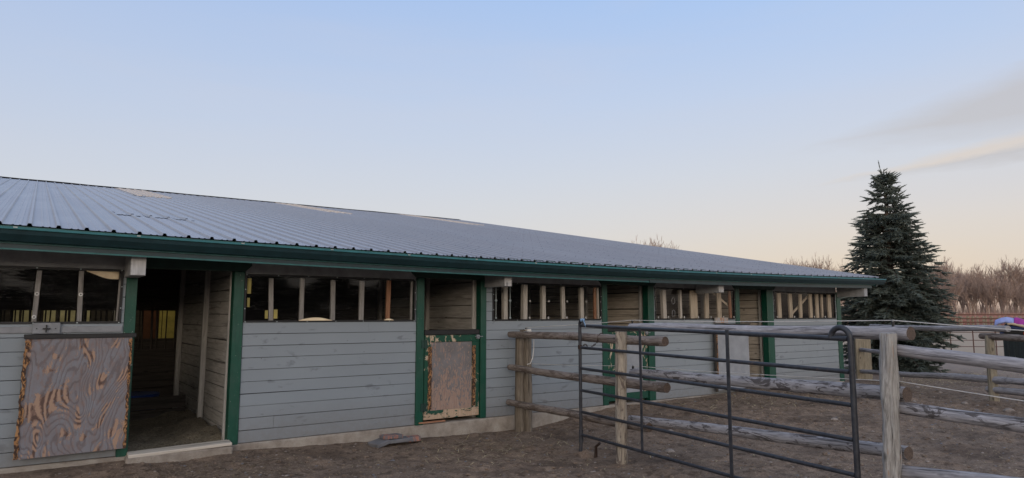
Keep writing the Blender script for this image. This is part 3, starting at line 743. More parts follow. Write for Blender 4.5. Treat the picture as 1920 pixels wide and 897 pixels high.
for a, c, y0 in lights:
    b = MB(); vs = []
    pp = [(x, h) for x, h in px if a <= x <= c]; yst = [y0, 22.5, YR - .22]
    for x, h in pp:
        for y in yst: vs.append((x, y, rz(x, y) + h + .022))
    b.add(vs, [(i * 3 + j, (i + 1) * 3 + j, (i + 1) * 3 + j + 1, i * 3 + j + 1) for i in range(len(pp) - 1) for j in range(2)], vs)
    o = b.build('roof_light_panel', M['rooflight'], roofp); sol = o.modifiers.new('t', 'SOLIDIFY'); sol.thickness = .012
b = MB(); vs = []
for x in [-14.2 + i * .6 for i in range(51)]:
    o_ = .01 * noise.noise(Vector((x, 0, 0)))
    vs += [(x, YR - .28, zr - .052 + .055 + o_), (x, YR, zr + .035 + o_), (x, YR + .28, zr + .0 + o_), (x, YR, zr + .02 + o_)]
b.add(vs, [(i * 4 + j, (i + 1) * 4 + j, (i + 1) * 4 + (j + 1) % 4, i * 4 + (j + 1) % 4) for i in range(50) for j in range(4)], vs)
b.build('ridge_cap', M['ridge'], roofp)
def sweep(profile, xa, xb, m, name, par, closed=True, bevel=0, dz=0):
    b = MB(); N = int((xb - xa) / .4) + 1; vs = []
    for i in range(N + 1):
        x = xa + (xb - xa) * i / N
        for y, z in profile: vs.append((x, y, z + sag(x) + dz))
    n = len(profile)
    fs = [(i * n + j, (i + 1) * n + j, (i + 1) * n + (j + 1) % n, i * n + (j + 1) % n) for i in range(N) for j in range(n if closed else n - 1)]
    if closed: fs += [tuple(range(n)), tuple(reversed([N * n + q_ for q_ in range(n)]))]
    b.add(vs, fs, vs); return b.build(name, M[m], par, bevel)
e0 = ZE
sweep([(7.800, e0 - .004), (7.815, e0 - .004), (7.815, e0 - .17), (7.800, e0 - .17)], -14.2, 15.72, 'teal', 'drip_edge', barn)
gut = sweep([(7.798, e0 - .055), (7.798, e0 - .145), (7.735, e0 - .150), (7.725, e0 - .135), (7.690, e0 - .090), (7.682, e0 - .052), (7.672, e0 - .040), (7.680, e0 - .030), (7.694, e0 - .038), (7.700, e0 - .090), (7.738, e0 - .137), (7.786, e0 - .132), (7.788, e0 - .055)], -14.2, 15.86, 'gutter', 'gutter', barn)
sweep([(7.666, e0 - .046), (7.676, e0 - .026), (7.682, e0 - .026), (7.6715, e0 - .050)], -14.2, 15.86, 'teal', 'gutter_lip', gut)
sweep([(7.816, e0 - .05), (7.85, e0 - .05), (7.85, e0 - .225), (7.816, e0 - .225)], -14.2, 15.45, 'gutter', 'fascia', barn)
sweep([(7.806, e0 - .212), (7.815, e0 - .212), (7.815, e0 - .228), (7.806, e0 - .228)], -14.2, 9.2, 'teal', 'fascia_trim', barn)
sweep([(7.800, e0 - .19), (7.815, e0 - .19), (7.815, e0 - .232), (7.800, e0 - .232)], 8.3, 15.45, 'gutter', 'fascia_trim', barn)
b = MB(); x = -.15 - 13 * 1.0
while x < 15.8:
    b.obox((x, 7.672, e0 - .030 + sag(x)), (.016, 0, 0), (0, .006, 0), (0, 0, .006)); x += 1.0
b.build('gutter_clips', M['screw'], gut)
b = MB(); b.box(-14.2, 15.45, 7.852, 8.49, 2.425, 2.44); b.build('soffit', M['header'], barn)
# gable, rear and left walls
def gable(x0, x1, name):
    b = MB(); z = .155
    while z < zr - .1:
        z2 = z + .134
        yb0 = max(8.62, YE + (z2 - ZE) / K + .35) if z2 > 2.2 else 8.62
        ye = 2 * YR - yb0 if z2 > 2.2 else YB
        ye = min(ye, YB)
        if ye - yb0 > .2: b.box(x0, x1, yb0, ye, z, z2, 'y')
        z += .1405
    b.box(x0 + .027 if x0 < 0 else x0 - .06, x0 + .06 if x0 < 0 else x0 - .002, 8.62, YB, .15, 2.3, mi=1)
    b.build(name, [M['siding_far'], M['black']], barn)
gable(15.305, 15.328, 'gable_wall'); gable(XL, XL + .024, 'gable_wall')
b = MB()
for x0 in (15.26, XL + .03):
    vs = [(x0, 8.62, .1), (x0, YB, .1), (x0, YB, 2.42), (x0, YR, zr - .12), (x0, 8.62, 2.5)]; vs += [(x + .035, y, z) for x, y, z in vs]
    b.add(vs, [(0, 1, 2, 3, 4), (9, 8, 7, 6, 5)] + [(i, i + 5, (i + 1) % 5 + 5, (i + 1) % 5) for i in range(5)], vs)
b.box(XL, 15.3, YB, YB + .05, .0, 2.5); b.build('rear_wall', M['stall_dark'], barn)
vs = [(15.60, YE, ZE + .01), (15.60, YR, zr), (15.60, YR, zr - .2), (15.60, YE, ZE - .2)]; vs += [(15.64, y, z) for _, y, z in vs]
b = MB(); b.add(vs, [(0, 1, 2, 3), (7, 6, 5, 4)] + [(i, i + 4, (i + 1) % 4 + 4, (i + 1) % 4) for i in range(4)], vs); b.build('barge_board', M['gutter'], barn)
b = MB(); b.box(XL, 15.1, 8.56, YB, .02, .10); b.build('stall_floor', M['dirt'], barn)

# ------------------------------------------------------------------ interior partitions
YBK = 12.2
for i, px_ in enumerate((-1.68, 2.03, 5.49, 9.04, 12.60)):
    b = MB(); z = .11; far_ = i >= 3
    while z < 2.40:
        hgt = rnd.uniform(.135, .165) if i != 2 else rnd.uniform(.17, .2)
        y1 = YBK
        b.obox((px_ + .02 + rnd.uniform(-.004, .004), (8.65 + y1) / 2, z + hgt / 2), (.012, 0, 0), (0, rnd.uniform(-.0006, .0006), (hgt - rnd.uniform(.006, .014)) / 2), (0, (y1 - 8.65) / 2, rnd.uniform(-.008, .008)))
        z += hgt
    b.box(px_ + .034, px_ + .04, 8.65, YBK, .1, 2.5, mi=1)
    b.build('partition_wall', [M['pale_board'] if far_ else M['stall_board'], M['black']], barn, .003)
    for yy_, w_ in ((10.2, .085), (12.08, .08), (8.70, .05)):
        s = MB(); s.obox((px_ - .03, yy_, 1.28), (.035, 0, 0), (0, w_ / 2, 0), (.01, .01, 1.17)); s.build('stud', M['stall_board'], barn, .006)
# back partition: planks low, slot with bars, planks above
b = MB(); z = .11
while z < 3.0:
    hgt = .2
    if not (1.2 < z + .1 < 1.80): b.box(-3.2, 15.2, YBK, YBK + .03, z, z + hgt - .008)
    elif z + .1 >= 1.2: b.box(2.03, 15.2, YBK, YBK + .03, z, z + hgt - .008)
    z += hgt
b.box(-13.9, -3.2, YBK, YBK + .03, .1, 3.15)
b.box(-3.2, 15.2, YBK + .031, YBK + .045, .1, 1.27); b.box(2.03, 15.2, YBK + .031, YBK + .045, 1.27, 3.15); b.box(-3.2, 2.03, YBK + .031, YBK + .045, 1.80, 3.15)
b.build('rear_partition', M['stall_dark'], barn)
b = MB(); x = -3.1
while x < 2.0:
    b.tube([(x, YBK + .015, 1.10), (x + rnd.uniform(-.02, .02), YBK + .015, 1.92)], rnd.uniform(.009, .02), 6); x += rnd.choice((.05, .07, .09, .13))
b.build('stall_bars', M['stall_dark'], barn)
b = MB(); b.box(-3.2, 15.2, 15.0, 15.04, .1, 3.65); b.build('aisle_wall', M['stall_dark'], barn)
for x0, x1, z0, z1, m in [(-.22, -.14, 1.1, 1.95, 'cream'), (-.10, .12, 1.1, 1.95, 'cream'), (.22, .40, 1.1, 1.95, 'cream'), (.46, .60, 1.1, 1.95, 'cream'), (.63, .70, 1.1, 1.95, 'cream'), (2.10, 2.145, 1.1, 2.1, 'yellow'), (2.16, 2.40, 1.1, 2.1, 'yellow'), (1.82, 2.08, 1.1, 2.1, 'brown'), (.86, .93, 1.1, 1.9, 'cream'), (1.3, 1.34, 1.1, 1.9, 'slat_grey'), (1.5, 1.52, 1.1, 1.9, 'slat_grey')]:
    if m == 'cream' and 'cream' not in M: M['cream'] = plain('cream_panel', (.62, .58, .36), .6)
    b = MB(); b.box(x0, x1, 14.96, 14.985, z0, z1, 'z'); b.build('aisle_panel', M[m], barn)
b = MB(); b.box(-1.5, 1.95, 11.0, 11.04, .1, .30); b.box(-1.5, 1.95, 11.0, 11.04, .308, .48); b.build('manger_board', M['stall_dark'], barn, .005)
tb = MB(); tb.tube([(1.35, 11.45, .11), (1.35, 11.45, .50)], [.26, .32], 20); tb.build('feed_tub', M['blue']); tag(bpy.data.objects['feed_tub'], 'dark blue plastic feed tub deep inside the open left stall', 'tub')
lamp = bpy.data.lights.new('aisle_fill', 'AREA'); lamp.shape = 'RECTANGLE'; lamp.size = 3.0; lamp.size_y = .12; lamp.energy = 11; lamp.color = (1, .88, .62)  # unseen area light added to brighten the aisle panels
lo = bpy.data.objects.new('aisle_fill', lamp); col.objects.link(lo); lo.location = (.9, 13.6, 2.95); lo.rotation_euler = (R(28), 0, 0)
# straw bedding in the open stall (uneven heap)
b = MB(); n = 46; m_ = 40; vs = []
for j in range(m_ + 1):
    for i in range(n + 1):
        x = -1.6 + 3.6 * i / n; y = 8.64 + 2.34 * j / m_
        e = min(1, (y - 8.62) / .25); v = Vector((x, y, 0))
        vs.append((x, y, .115 + e * (.05 + .05 * noise.noise(v * 1.6) + .035 * noise.noise(v * 7) + .02 * noise.noise(v * 19)) + .09 * smooth(1.3, 2.0, x) * smooth(8.7, 9.3, y)))
b.add(vs, [(j * (n + 1) + i, j * (n + 1) + i + 1, (j + 1) * (n + 1) + i + 1, (j + 1) * (n + 1) + i) for j in range(m_) for i in range(n)], vs, smooth=True)
for _ in range(3500):
    x = rnd.uniform(-.2, 1.98); y = rnd.uniform(8.66, 10.9); zz = .17 + .06 * noise.noise(Vector((x, y, 0)) * 1.6) + .09 * smooth(1.3, 2.0, x)
    a = rnd.uniform(0, 6.28); l = rnd.uniform(.02, .06)
    p = Vector((x, y, zz)); d = Vector((math.cos(a), math.sin(a), rnd.uniform(-.3, .5))) * l; s_ = Vector((-math.sin(a), math.cos(a), 0)) * .003
    b.add([p - s_, p + s_, p + d + s_, p + d - s_], [(0, 1, 2, 3)], [(0, 0, 0)] * 4)
tag(b.build('straw_bedding', M['bedding']), 'trampled straw and shavings bedding on the floor of the open stall', 'straw', kind='stuff')

# ------------------------------------------------------------------ near log fence
fence = empty('log_fence', (5.63, 5.78, -.06), 'rustic round-log fence with three rails beside the black pipe gate', 'fence')
def zg(x, y): return H(x, y)
# post beside the wall: two split halves
b = MB(); ax_, ay_ = 6.04, 8.24
for off, rr in ((-.052, .072), (.066, .066)):
    dxy = Vector((.816, -.578, 0)) * off
    p = Vector((ax_, ay_, 0)) + dxy
    b.log((p.x, p.y, -.3), (p.x, p.y, 1.39), rr, rr * .93, 14, .08, .12, .006, capmi=1)
b.build('post', [M['post_split'], M['endgrain']], fence)
b = MB(); b.log((5.63, 5.78, zg(5.63, 5.78) - .02), (5.62, 5.75, 1.455), .066, .068, 18, .05, .13, .008, capmi=1); o = b.build('post', [M['post_pale'], M['endgrain']], fence)
b = MB(); b.log((5.105, 2.52, -.35), (5.095, 2.48, 1.512), .062, .055, 28, .03, .26, .014, capmi=1); b.build('post', [M['post_grey'], M['post_grey']], fence)
def rail(p0, p1, r0, r1, m, step=.09, rough=.10, bend=.012):
    b = MB(); b.log(p0, p1, r0, r1, 18, step, rough, bend, capmi=1); return b.build('rail', [M[m], M['endgrain']], fence)
rail((5.885, 8.36, 1.352), (5.672, 5.105, 1.357), .047, .056, 'log_brown')
rail((5.895, 8.40, .862), (5.672, 5.107, .860), .046, .056, 'log_brown')
rail((5.905, 8.44, .350), (5.74, 5.45, .395), .046, .056, 'log_brown')
rail((5.89, 5.86, 1.500), (5.21, 2.37, 1.508), .046, .052, 'log_grey', bend=.006)
rail((5.893, 5.86, .965), (5.215, 2.42, 1.075), .046, .056, 'log_bark', bend=.006)
rail((5.90, 5.90, .425), (5.22, 2.44, .655), .044, .050, 'log_bark', bend=.006)
rail((5.19, 2.50, 1.398), (4.87, .72, 1.262), .044, .046, 'log_grey', bend=.005)
rail((5.19, 2.50, .982), (4.87, .72, .965), .044, .046, 'log_bark', bend=.005)
rail((5.19, 2.54, .520), (4.87, .72, .70), .048, .052, 'log_grey', bend=.005)
b = MB(); b.log((4.85, .60, -.3), (4.85, .60, 1.5), .07, .065, 18, .06, .15, .01); b.build('post', M['post_grey'], fence)
def insulator(x, y, z):
    b = MB(); b.tube([(x, y, z - .035), (x, y, z - .012)], .010, 8); b.tube([(x, y, z - .012), (x, y, z + .010)], .013, 8); b.tube([(x, y, z + .010), (x, y, z + .022)], .008, 8, mi=1)
    b.build('insulator', [M['black'], M['bargrey']], fence)
for p in [(5.225, 2.50, 1.590), (5.88, 5.82, 1.565), (5.17, 2.46, 1.155), (5.885, 5.83, 1.03), (6.03, 8.16, 1.44)]: insulator(*p)
# white lump of rope and a scrap on the wall post, hanging rope
rp = MB(); P0 = Vector((6.06, 8.10, 1.43))
pts = [Vector((6.02 + .05 * math.sin(i * 1.3), 8.10 + .04 * math.cos(i * 1.9), 1.42 + .016 * math.sin(i * 2.2))) for i in range(26)]
rp.tube(pts, .006, 6)
rp.tube([(6.10, 8.10, 1.37), (6.115, 8.08, 1.30), (6.11, 8.075, 1.15), (6.09, 8.075, 1.02), (6.05, 8.08, .935), (6.00, 8.09, .925)], .006, 6)
tag(rp.build('rope_tie', M['rope']), 'white rope knotted and hanging from the split post by the wall', 'rope')
sc_ = MB()
for i in range(5):
    a = i * 1.2; sc_.obox((5.92 + .03 * i, 8.12 + .01 * math.sin(a), 1.41 + .004 * i), (.02, .005, .0), (0, .02, .004), (0, .002, .010))
sc_.build('bark_scrap', M['post_split'], fence)
def wire(name, pts, r, label):
    b = MB(); out = []
    for (a, c) in zip(pts, pts[1:]):
        a, c = Vector(a), Vector(c)
        for i in range(8):
            t = i / 8; out.append(a.lerp(c, t) - Vector((0, 0, .012 * (c - a).length / 3 * math.sin(math.pi * t))))
    out.append(Vector(pts[-1])); b.tube(out, r, 6)
    tag(b.build(name, M['rope']), label, 'rope', 'electric ropes strung along the log fence')
wire('fence_rope', [(6.03, 8.16, 1.46), (5.88, 5.82, 1.582), (5.225, 2.50, 1.607), (4.86, .6, 1.50)], .0035, 'upper white electric rope running just above the top log rail')
wire('fence_rope', [(6.10, 8.10, .93), (5.885, 5.83, 1.045), (5.17, 2.46, 1.170), (4.80, .6, 1.08)], .0032, 'lower white electric rope running along the middle log rail')

# ------------------------------------------------------------------ pipe gate
gate = empty('pipe_gate', (5.65, 6.52, 0), 'black six-bar steel pipe gate with arched corners left open in front of the log fence', 'gate')
GLx, GLy, GRx, GRy = 5.648, 6.505, 5.108, 2.765
zl = [1.511, 1.240, .984, .716, .456, .179]; zrr = [1.465, 1.217, .971, .714, .458, .20]
for i, (a, c) in enumerate(zip(zl, zrr)):
    b = MB(); r = .020 if i == 0 else .0175
    p0 = Vector((GLx, GLy, a)); p1 = Vector((GRx, GRy, c)); d = (p1 - p0).normalized()
    b.tube([p0 + d * .02 + (p1 - p0 - d * .04) * t for t in [k_ / 8 for k_ in range(9)]], r, 12); b.build('gate_bar', M['pipe'], gate)
for f_, rr in ((.325, .015), (.667, .016)):
    x = GLx + (GRx - GLx) * f_; y = GLy + (GRy - GLy) * f_
    b = MB(); b.obox((x - .018, y, (1.48 + .20) / 2 + .01), (.004, 0, 0), (0, rr * 1.25, 0), (0, 0, .66)); b.build('gate_brace', M['pipe'], gate, .003)
u_ = (Vector((GRx, GRy, 0)) - Vector((GLx, GLy, 0))).normalized()
# left stile with small curled top
b = MB(); p = Vector((GLx, GLy, 0))
cur = [p + Vector((0, 0, z)) for z in (.10, .5, 1.0, 1.45)] + [p + u_ * (.045 - .045 * math.cos(a)) + Vector((0, 0, 1.53 + .045 * math.sin(a))) for a in [k_ * math.pi / 8 for k_ in range(0, 9)]] + [p + u_ * .09 + Vector((0, 0, 1.50))]
b.tube(cur, .021, 12); b.build('gate_stile', M['pipe'], gate)
b = MB(); b.tube([p + Vector((0, 0, .09)), p + Vector((.0, .0, .24))], .027, 12); b.tube([p + Vector((-.01, .0, -.02)), p + Vector((0, 0, .1))], .022, 10); b.build('stile_foot', M['pipe'], gate)
b = MB(); b.tube([p + Vector((0, 0, 1.22)), p + Vector((0, 0, 1.27))], .028, 12); b.build('latch_collar', M['chain'], gate)
p = Vector((GRx, GRy, 0)); rad = .085
cur = [p + Vector((0, 0, z)) for z in (.15, .5, 1.0, 1.40)] + [p - u_ * (rad - rad * math.cos(a)) + Vector((0, 0, 1.465 + rad * math.sin(a))) for a in [k_ * math.pi / 12 for k_ in range(0, 13)]]
b = MB(); b.tube(cur, .022, 14); b.build('gate_stile', M['pipe'], gate)
# chain links round the rail
ch = MB()
def link(c, d, l=.026, r=.004):
    c, d = Vector(c), Vector(d).normalized(); s_ = d.cross(Vector((.3, .2, 1))).normalized()
    ch.tube([c + d * l * math.cos(t) + s_ * l * .55 * math.sin(t) for t in [k_ * math.pi / 5 for k_ in range(11)]], r, 5)
cp = [(5.65, 6.46, 1.26), (5.67, 6.42, 1.29), (5.66, 6.38, 1.25), (5.65, 6.33, 1.23), (5.66, 6.28, 1.27), (5.68, 6.24, 1.30), (5.69, 6.22, 1.34), (5.70, 6.22, 1.38), (5.72, 6.21, 1.42), (5.76, 6.20, 1.425)]
for i in range(len(cp) - 1):
    a, c = Vector(cp[i]), Vector(cp[i + 1]); n_ = max(1, int((c - a).length / .03))
    for k_ in range(n_): link(a.lerp(c, (k_ + .5) / n_), c - a, .019)
tag(ch.build('gate_chain', M['chain']), 'rusty chain tying the gate end to the top log rail', 'chain')
b = MB(); q0 = Vector((GLx, GLy, 1.585)) + u_ * .06; vs = []
for i in range(9):
    t = i / 8; c = q0 + u_ * (.10 * t) + Vector((-.018, 0, .012 * math.sin(t * 5) - .07 * t * t)); vs += [c + Vector((0, 0, .012)), c - Vector((.004, 0, .012))]
b.add(vs, [(2 * i, 2 * i + 1, 2 * i + 3, 2 * i + 2) for i in range(8)], vs, smooth=True)
b.tube([q0 + Vector((.0, 0, -.02)), q0 + Vector((0, 0, .012))], .026, 8)
o = b.build('ribbon', M['ribbon']); sol = o.modifiers.new('t', 'SOLIDIFY'); sol.thickness = .003
tag(o, 'pale blue ribbon tied to the curled top corner of the gate', 'ribbon')
# short bent stake in the dirt under the gate end
b = MB(); b.tube([(5.72, 6.32, -.1), (5.715, 6.31, .06), (5.73, 6.25, .11)], [.022, .018, .016], 10); tag(b.build('gate_stop', M['chain']), 'short bent rusty pipe stub in the dirt under the gate', 'stake')

# ------------------------------------------------------------------ second fence
f2 = empty('rail_fence', (14.81, 5.34, 0), 'weathered post-and-rail fence farther out in front of the spruce', 'fence')
for p, r, h, m in [((14.81, 5.34), .078, 1.255, 'post_tan')]:
    b = MB(); b.log((p[0], p[1], -.2), (p[0], p[1], h), r + .01, r, 14, .08, .1, .006); b.build('post', M[m], f2)
for dx in (-.09, .10):
    b = MB(); b.obox((17.28 + dx * .82, 9.05 - dx * .57, .49), (.085, -.055, 0), (.02, .03, 0), (0, 0, .55)); b.build('post', M['post_tan'], f2, .01)
def rail2(p0, p1, r0, r1, m='log_grey'):
    b = MB(); b.log(p0, p1, r0, r1, 12, .15, .12, .015); b.build('rail', M[m], f2)
E0 = (17.35, 9.30); D0 = (14.62, 5.03)
rail2((16.9, 8.62, 1.345), (14.55, 4.95, 1.375), .055, .060)
rail2((17.30, 9.22, .76), (14.72, 5.12, .73), .05, .05)
rail2((17.30, 9.22, .22), (14.60, 5.02, .455), .05, .07)
rail2((14.92, 5.52, 1.245), (13.6, 3.30, 1.22), .058, .058, 'log_brown')
rail2((14.66, 5.25, .76), (13.5, 3.2, .74), .05, .05)
rail2((14.86, 5.45, .25), (13.5, 3.2, .28), .06, .06)
rail2((14.60, 5.02, .47), (13.4, 3.0, .52), .06, .06)
b = MB(); b.log((13.5, 3.25, -.2), (13.5, 3.25, 1.26), .08, .075, 12, .1, .1, .006); b.build('post', M['post_tan'], f2)

# camera-space ground position helper for far things: lateral px column and forward distance -> world XY
def at(pxc, fwd):
    r = (pxc - 960) / 1272 * fwd; hd = R(35.3)
    return (fwd * math.sin(hd) + r * math.cos(hd), fwd * math.cos(hd) - r * math.sin(hd))
# wire fence in the middle distance
f3 = empty('wire_fence', (*at(1776, 28), 0), 'thin dark wire fence across the tan paddock behind the spruce', 'fence')
for pxc in range(1690, 2200, 42):
    x, y = at(pxc, 28 + (pxc - 1776) * .003); b = MB(); b.tube([(x, y, -.1), (x, y, 1.0)], .022, 6); b.build('post', M['rust_pipe'], f3)
for z in (.92, .60, .34):
    b = MB(); b.tube([(*at(pxc, 28 + (pxc - 1776) * .003), z + .01 * math.sin(pxc)) for pxc in range(1690, 2200, 42)], .013, 5); b.build('wire', M['rust_pipe'], f3)
# far paddock board fence
f4 = empty('paddock_fence', (*at(1800, 75), 0), 'long reddish paddock fence with pale posts in front of the bare woods', 'fence')
for k_, (pxc, wd) in enumerate([(1700, .2), (1722, .2), (1745, .2), (1763, .35), (1776, .2), (1793, .3), (1809, .35), (1818, .3), (1842, .3), (1853, .45), (1880, .2), (1905, .3), (1930, .3), (1960, .3), (1990, .3)]):
    b = MB(); x, y = at(pxc, 75); b.box(x - wd / 2, x + wd / 2, y - .08, y + .08, -.1, 1.5, 'z'); b.build('post', M['post_tan'], f4)
for z in (1.62, 1.2, .8, .4):
    a, c = Vector((*at(1690, 74.7), z)), Vector((*at(2100, 74.7), z)); b = MB(); d = (c - a)
    b.obox((a + c) / 2, d.normalized().cross(Vector((0, 0, 1))) * .03, (0, 0, .07), d / 2); b.build('rail', M['rust_pipe'], f4)
f5 = empty('pen_fence', (*at(1800, 84), 0), 'second pale paddock fence just behind the reddish one', 'fence')
for pxc in range(1700, 2000, 14):
    b = MB(); x, y = at(pxc + rnd.uniform(-4, 4), 84); b.box(x - .1, x + .1, y - .08, y + .08, -.1, 1.45, 'z'); b.build('post', M['post_tan'], f5)
for z in (1.2, .7):
    a, c = Vector((*at(1690, 84.3), z)), Vector((*at(2050, 84.3), z)); b = MB(); d = (c - a)
    b.obox((a + c) / 2, d.normalized().cross(Vector((0, 0, 1))) * .03, (0, 0, .08), d / 2); b.build('rail', M['post_tan'], f5)

# dark metal bin with blankets
bx, by = at(1871, 23.2); ex, ey = at(1990, 22.0)
dirv = Vector((ex - bx, ey - by, 0)); L_ = dirv.length; dirv.normalize(); nv = Vector((-dirv.y, dirv.x, 0))
bin_ = empty('feed_bin', (bx, by, 0), 'dark ribbed metal bin behind the far fence post', 'bin')
b = MB(); c = Vector((bx, by, 0)) + dirv * L_ / 2 + nv * .5
b.obox(c + Vector((0, 0, .52)), nv * .5, (0, 0, .48), dirv * L_ / 2); b.build('body', M['bin'], bin_, .02)
b = MB()
for i in range(10):
    p = Vector((bx, by, 0)) + dirv * (.12 + i * L_ / 10) - nv * .02; b.obox(p + Vector((0, 0, .52)), dirv * .025, nv * .018, (0, 0, .44))
b.build('ribs', M['bin'], bin_)
b = MB(); b.obox(c + Vector((0, 0, 1.06)), nv * .56, (0, 0, .055), dirv * (L_ / 2 + .05)); b.build('rim', M['black'], bin_, .01)
b = MB(); p = Vector((bx, by, 0)) + dirv * (.55 + .5); b.obox(p - nv * .08 + Vector((0, 0, 1.03)), nv * .012, (0, 0, .045), dirv * .45); b.build('strap', M['orange'], bin_)
b = MB(); b.obox(p + dirv * .62 - nv * .08 + Vector((0, 0, 1.04)), nv * .012, (0, 0, .035), dirv * .15); b.build('strap', M['yellow'], bin_)
def blanket(name, c0, lx, ly, zf, m, label, tilt=0):
    b = MB(); n = 14; k2 = 8; vs = []
    for i in range(n + 1):
        for j in range(k2 + 1):
            u, v = i / n, j / k2
            p = Vector((bx, by, 0)) + dirv * (c0 + lx * u) + nv * (ly * (v - .35)); z = zf(u, v) + .015 * noise.noise(Vector((u * 5, v * 5, c0 * 9)))
            vs.append((p.x, p.y, z))
    b.add(vs, [(i * (k2 + 1) + j, (i + 1) * (k2 + 1) + j, (i + 1) * (k2 + 1) + j + 1, i * (k2 + 1) + j + 1) for i in range(n) for j in range(k2)], vs, smooth=True)
    o = b.build(name, M[m]); s_ = o.modifiers.new('t', 'SOLIDIFY'); s_.thickness = .05
    tag(o, label, 'blanket', 'horse blankets heaped on the dark bin')
blanket('horse_blanket', -.05, .75, .7, lambda u, v: 1.17 + .26 * math.sin(min(1, u * 1.5) * math.pi * .5) - .22 * max(0, .35 - v) / .35 + .04 * math.sin(6 * u), 'navy', 'navy blue horse blanket at the bottom of the heap on the dark bin')
blanket('horse_blanket', -.18, .62, .45, lambda u, v: 1.46 + .10 * math.sin(u * math.pi) - .16 * max(0, .35 - v) / .35, 'bwhite', 'white and pale blue folded horse blanket on the left top of the heap')
blanket('horse_blanket', .36, .46, .5, lambda u, v: 1.55 - .34 * u * u - .24 * max(0, .35 - v) / .35, 'purple', 'magenta purple horse blanket on the right of the heap')
blanket('horse_blanket', .18, .72, .62, lambda u, v: 1.42 - .22 * u * u - .07 * max(0, .35 - v) / .35, 'beige', 'beige horse blanket sagging between the navy and purple ones')

# ------------------------------------------------------------------ spruce
sx, sy = at(1669, 19.8)
spr = empty('spruce_tree', (sx, sy, 0), 'dark blue-green spruce with a bent leader at the end of the stable', 'tree')
b = MB(); b.tube([(sx, sy, -.1), (sx, sy, 2.5), (sx + .02, sy, 4.6), (sx - .02, sy, 5.6)], [.16, .11, .05, .015], 10); b.build('trunk', M['trunk'], spr)
nb = MB(); wb = MB()
def spray(p0, d, L, r, val):
    """one needle-clad shoot: slim rough spindle plus spiky needles"""
    d = d.normalized(); s1 = d.cross(Vector((0, 0, 1)));
    if s1.length < .05: s1 = Vector((1, 0, 0))
    s1.normalize(); s2 = s1.cross(d)
    ph = rnd.uniform(0, 6)
    ring = [(0, .35), (.25, 1), (.7, .8), (1, .12)]
    vs = []
    for t, k_ in ring:
        for a in range(4):
            th = ph + a * math.pi / 2 + t
            vs.append(p0 + d * L * t + (s1 * math.cos(th) + s2 * math.sin(th)) * r * k_ * rnd.uniform(.6, 1.1))
    fs = [(i * 4 + a, i * 4 + (a + 1) % 4, (i + 1) * 4 + (a + 1) % 4, (i + 1) * 4 + a) for i in range(3) for a in range(4)]
    nb.add(vs, fs, [(0, 0, 0)] * len(vs), val)
    nn = int(9 + L * 22)
    for _ in range(nn):
        t = rnd.uniform(.05, .98); th = rnd.uniform(0, 6.28)
        o = (s1 * math.cos(th) + s2 * math.sin(th)); c = p0 + d * L * t; tip = c + o * r * rnd.uniform(1.5, 2.3) + d * r * rnd.uniform(.6, 1.8); sd2 = d.cross(o) * r * .22 + d * r * .1
        nb.add([c + sd2, c - sd2, tip], [(0, 1, 2)], [(0, 0, 0)] * 3, min(1, max(0, val + rnd.uniform(-.12, .2))))
HT = 6.05
def branch(z, az_, L, droop, rise):
    d = Vector((math.cos(az_), math.sin(az_), 0)); pts = []
    n = max(3, int(L / .16))
    for i in range(n + 1):
        t = i / n; pts.append(Vector((sx, sy, z)) + d * L * t + Vector((0, 0, rise * L * t - droop * L * t * t + .10 * L * max(0, t - .75) * 2)))
    wb.tube(pts, [.018 * (1 - .8 * i / n) + .003 for i in range(n + 1)], 4, cap=False)
    side = Vector((-d.y, d.x, 0)); bv = rnd.uniform(.15, .6)
    for i in range(1, n + 1):
        t = i / n
        if t < .22 and L > .6: continue
        for sgn in (-1, 1):
            l = (.10 + .30 * L * (1 - t) * .8 + .07) * rnd.uniform(.7, 1.2); l = min(l, .48)
            dd = d * rnd.uniform(.6, 1.0) + side * sgn * rnd.uniform(.5, 1.0) + Vector((0, 0, rnd.uniform(-.38, .15)))
            spray(pts[i] + Vector((0, 0, rnd.uniform(-.02, .01))), dd, l, rnd.uniform(.026, .038), bv + rnd.uniform(-.12, .15))
            if l > .25 and rnd.random() < .9:
                q = pts[i] + dd.normalized() * l * .5
                spray(q, dd * .6 + d * .8 + Vector((0, 0, rnd.uniform(-.4, .1))), l * .6, .022, bv + rnd.uniform(-.15, .15))
        if rnd.random() < .8: spray(pts[i], d + side * rnd.uniform(-.6, .6) + Vector((0, 0, rnd.uniform(-1.1, .3))), rnd.uniform(.14, .28), .030, bv)
    spray(pts[-1], pts[-1] - pts[-2] + Vector((0, 0, .03)), rnd.uniform(.18, .40), .026, bv + .25)
z = .18; ga = 0
WT = [(0, 1.22), (.8, 1.38), (1.5, 1.50), (2.1, 1.58), (2.6, 1.42), (3.1, 1.26), (3.6, 1.08), (4.1, .88), (4.6, .64), (5.0, .42), (5.4, .22), (6.2, .2)]
while z < HT - .35:
    f_ = (HT - z) / HT
    W = lerp_tab(z, WT)
    nbr = 4 if f_ < .25 else (8 if f_ < .6 else 12)
    for _ in range(nbr):
        ga += 2.399 + rnd.uniform(-.3, .3)
        L = W * rnd.uniform(.66, 1.04) * (1.12 if rnd.random() < .12 else 1) * (.95 + .30 * noise.noise(Vector((math.cos(ga) * 1.3, math.sin(ga) * 1.3, z * .9))))
        up = .55 if f_ < .2 else (.30 if f_ < .5 else .14)
        L = min(L, W * 1.14); branch(z + rnd.uniform(-.06, .06), ga, max(L, .13), .26 + .20 * rnd.random(), up + rnd.uniform(-.08, .10))
    z += .075 if f_ > .25 else .09
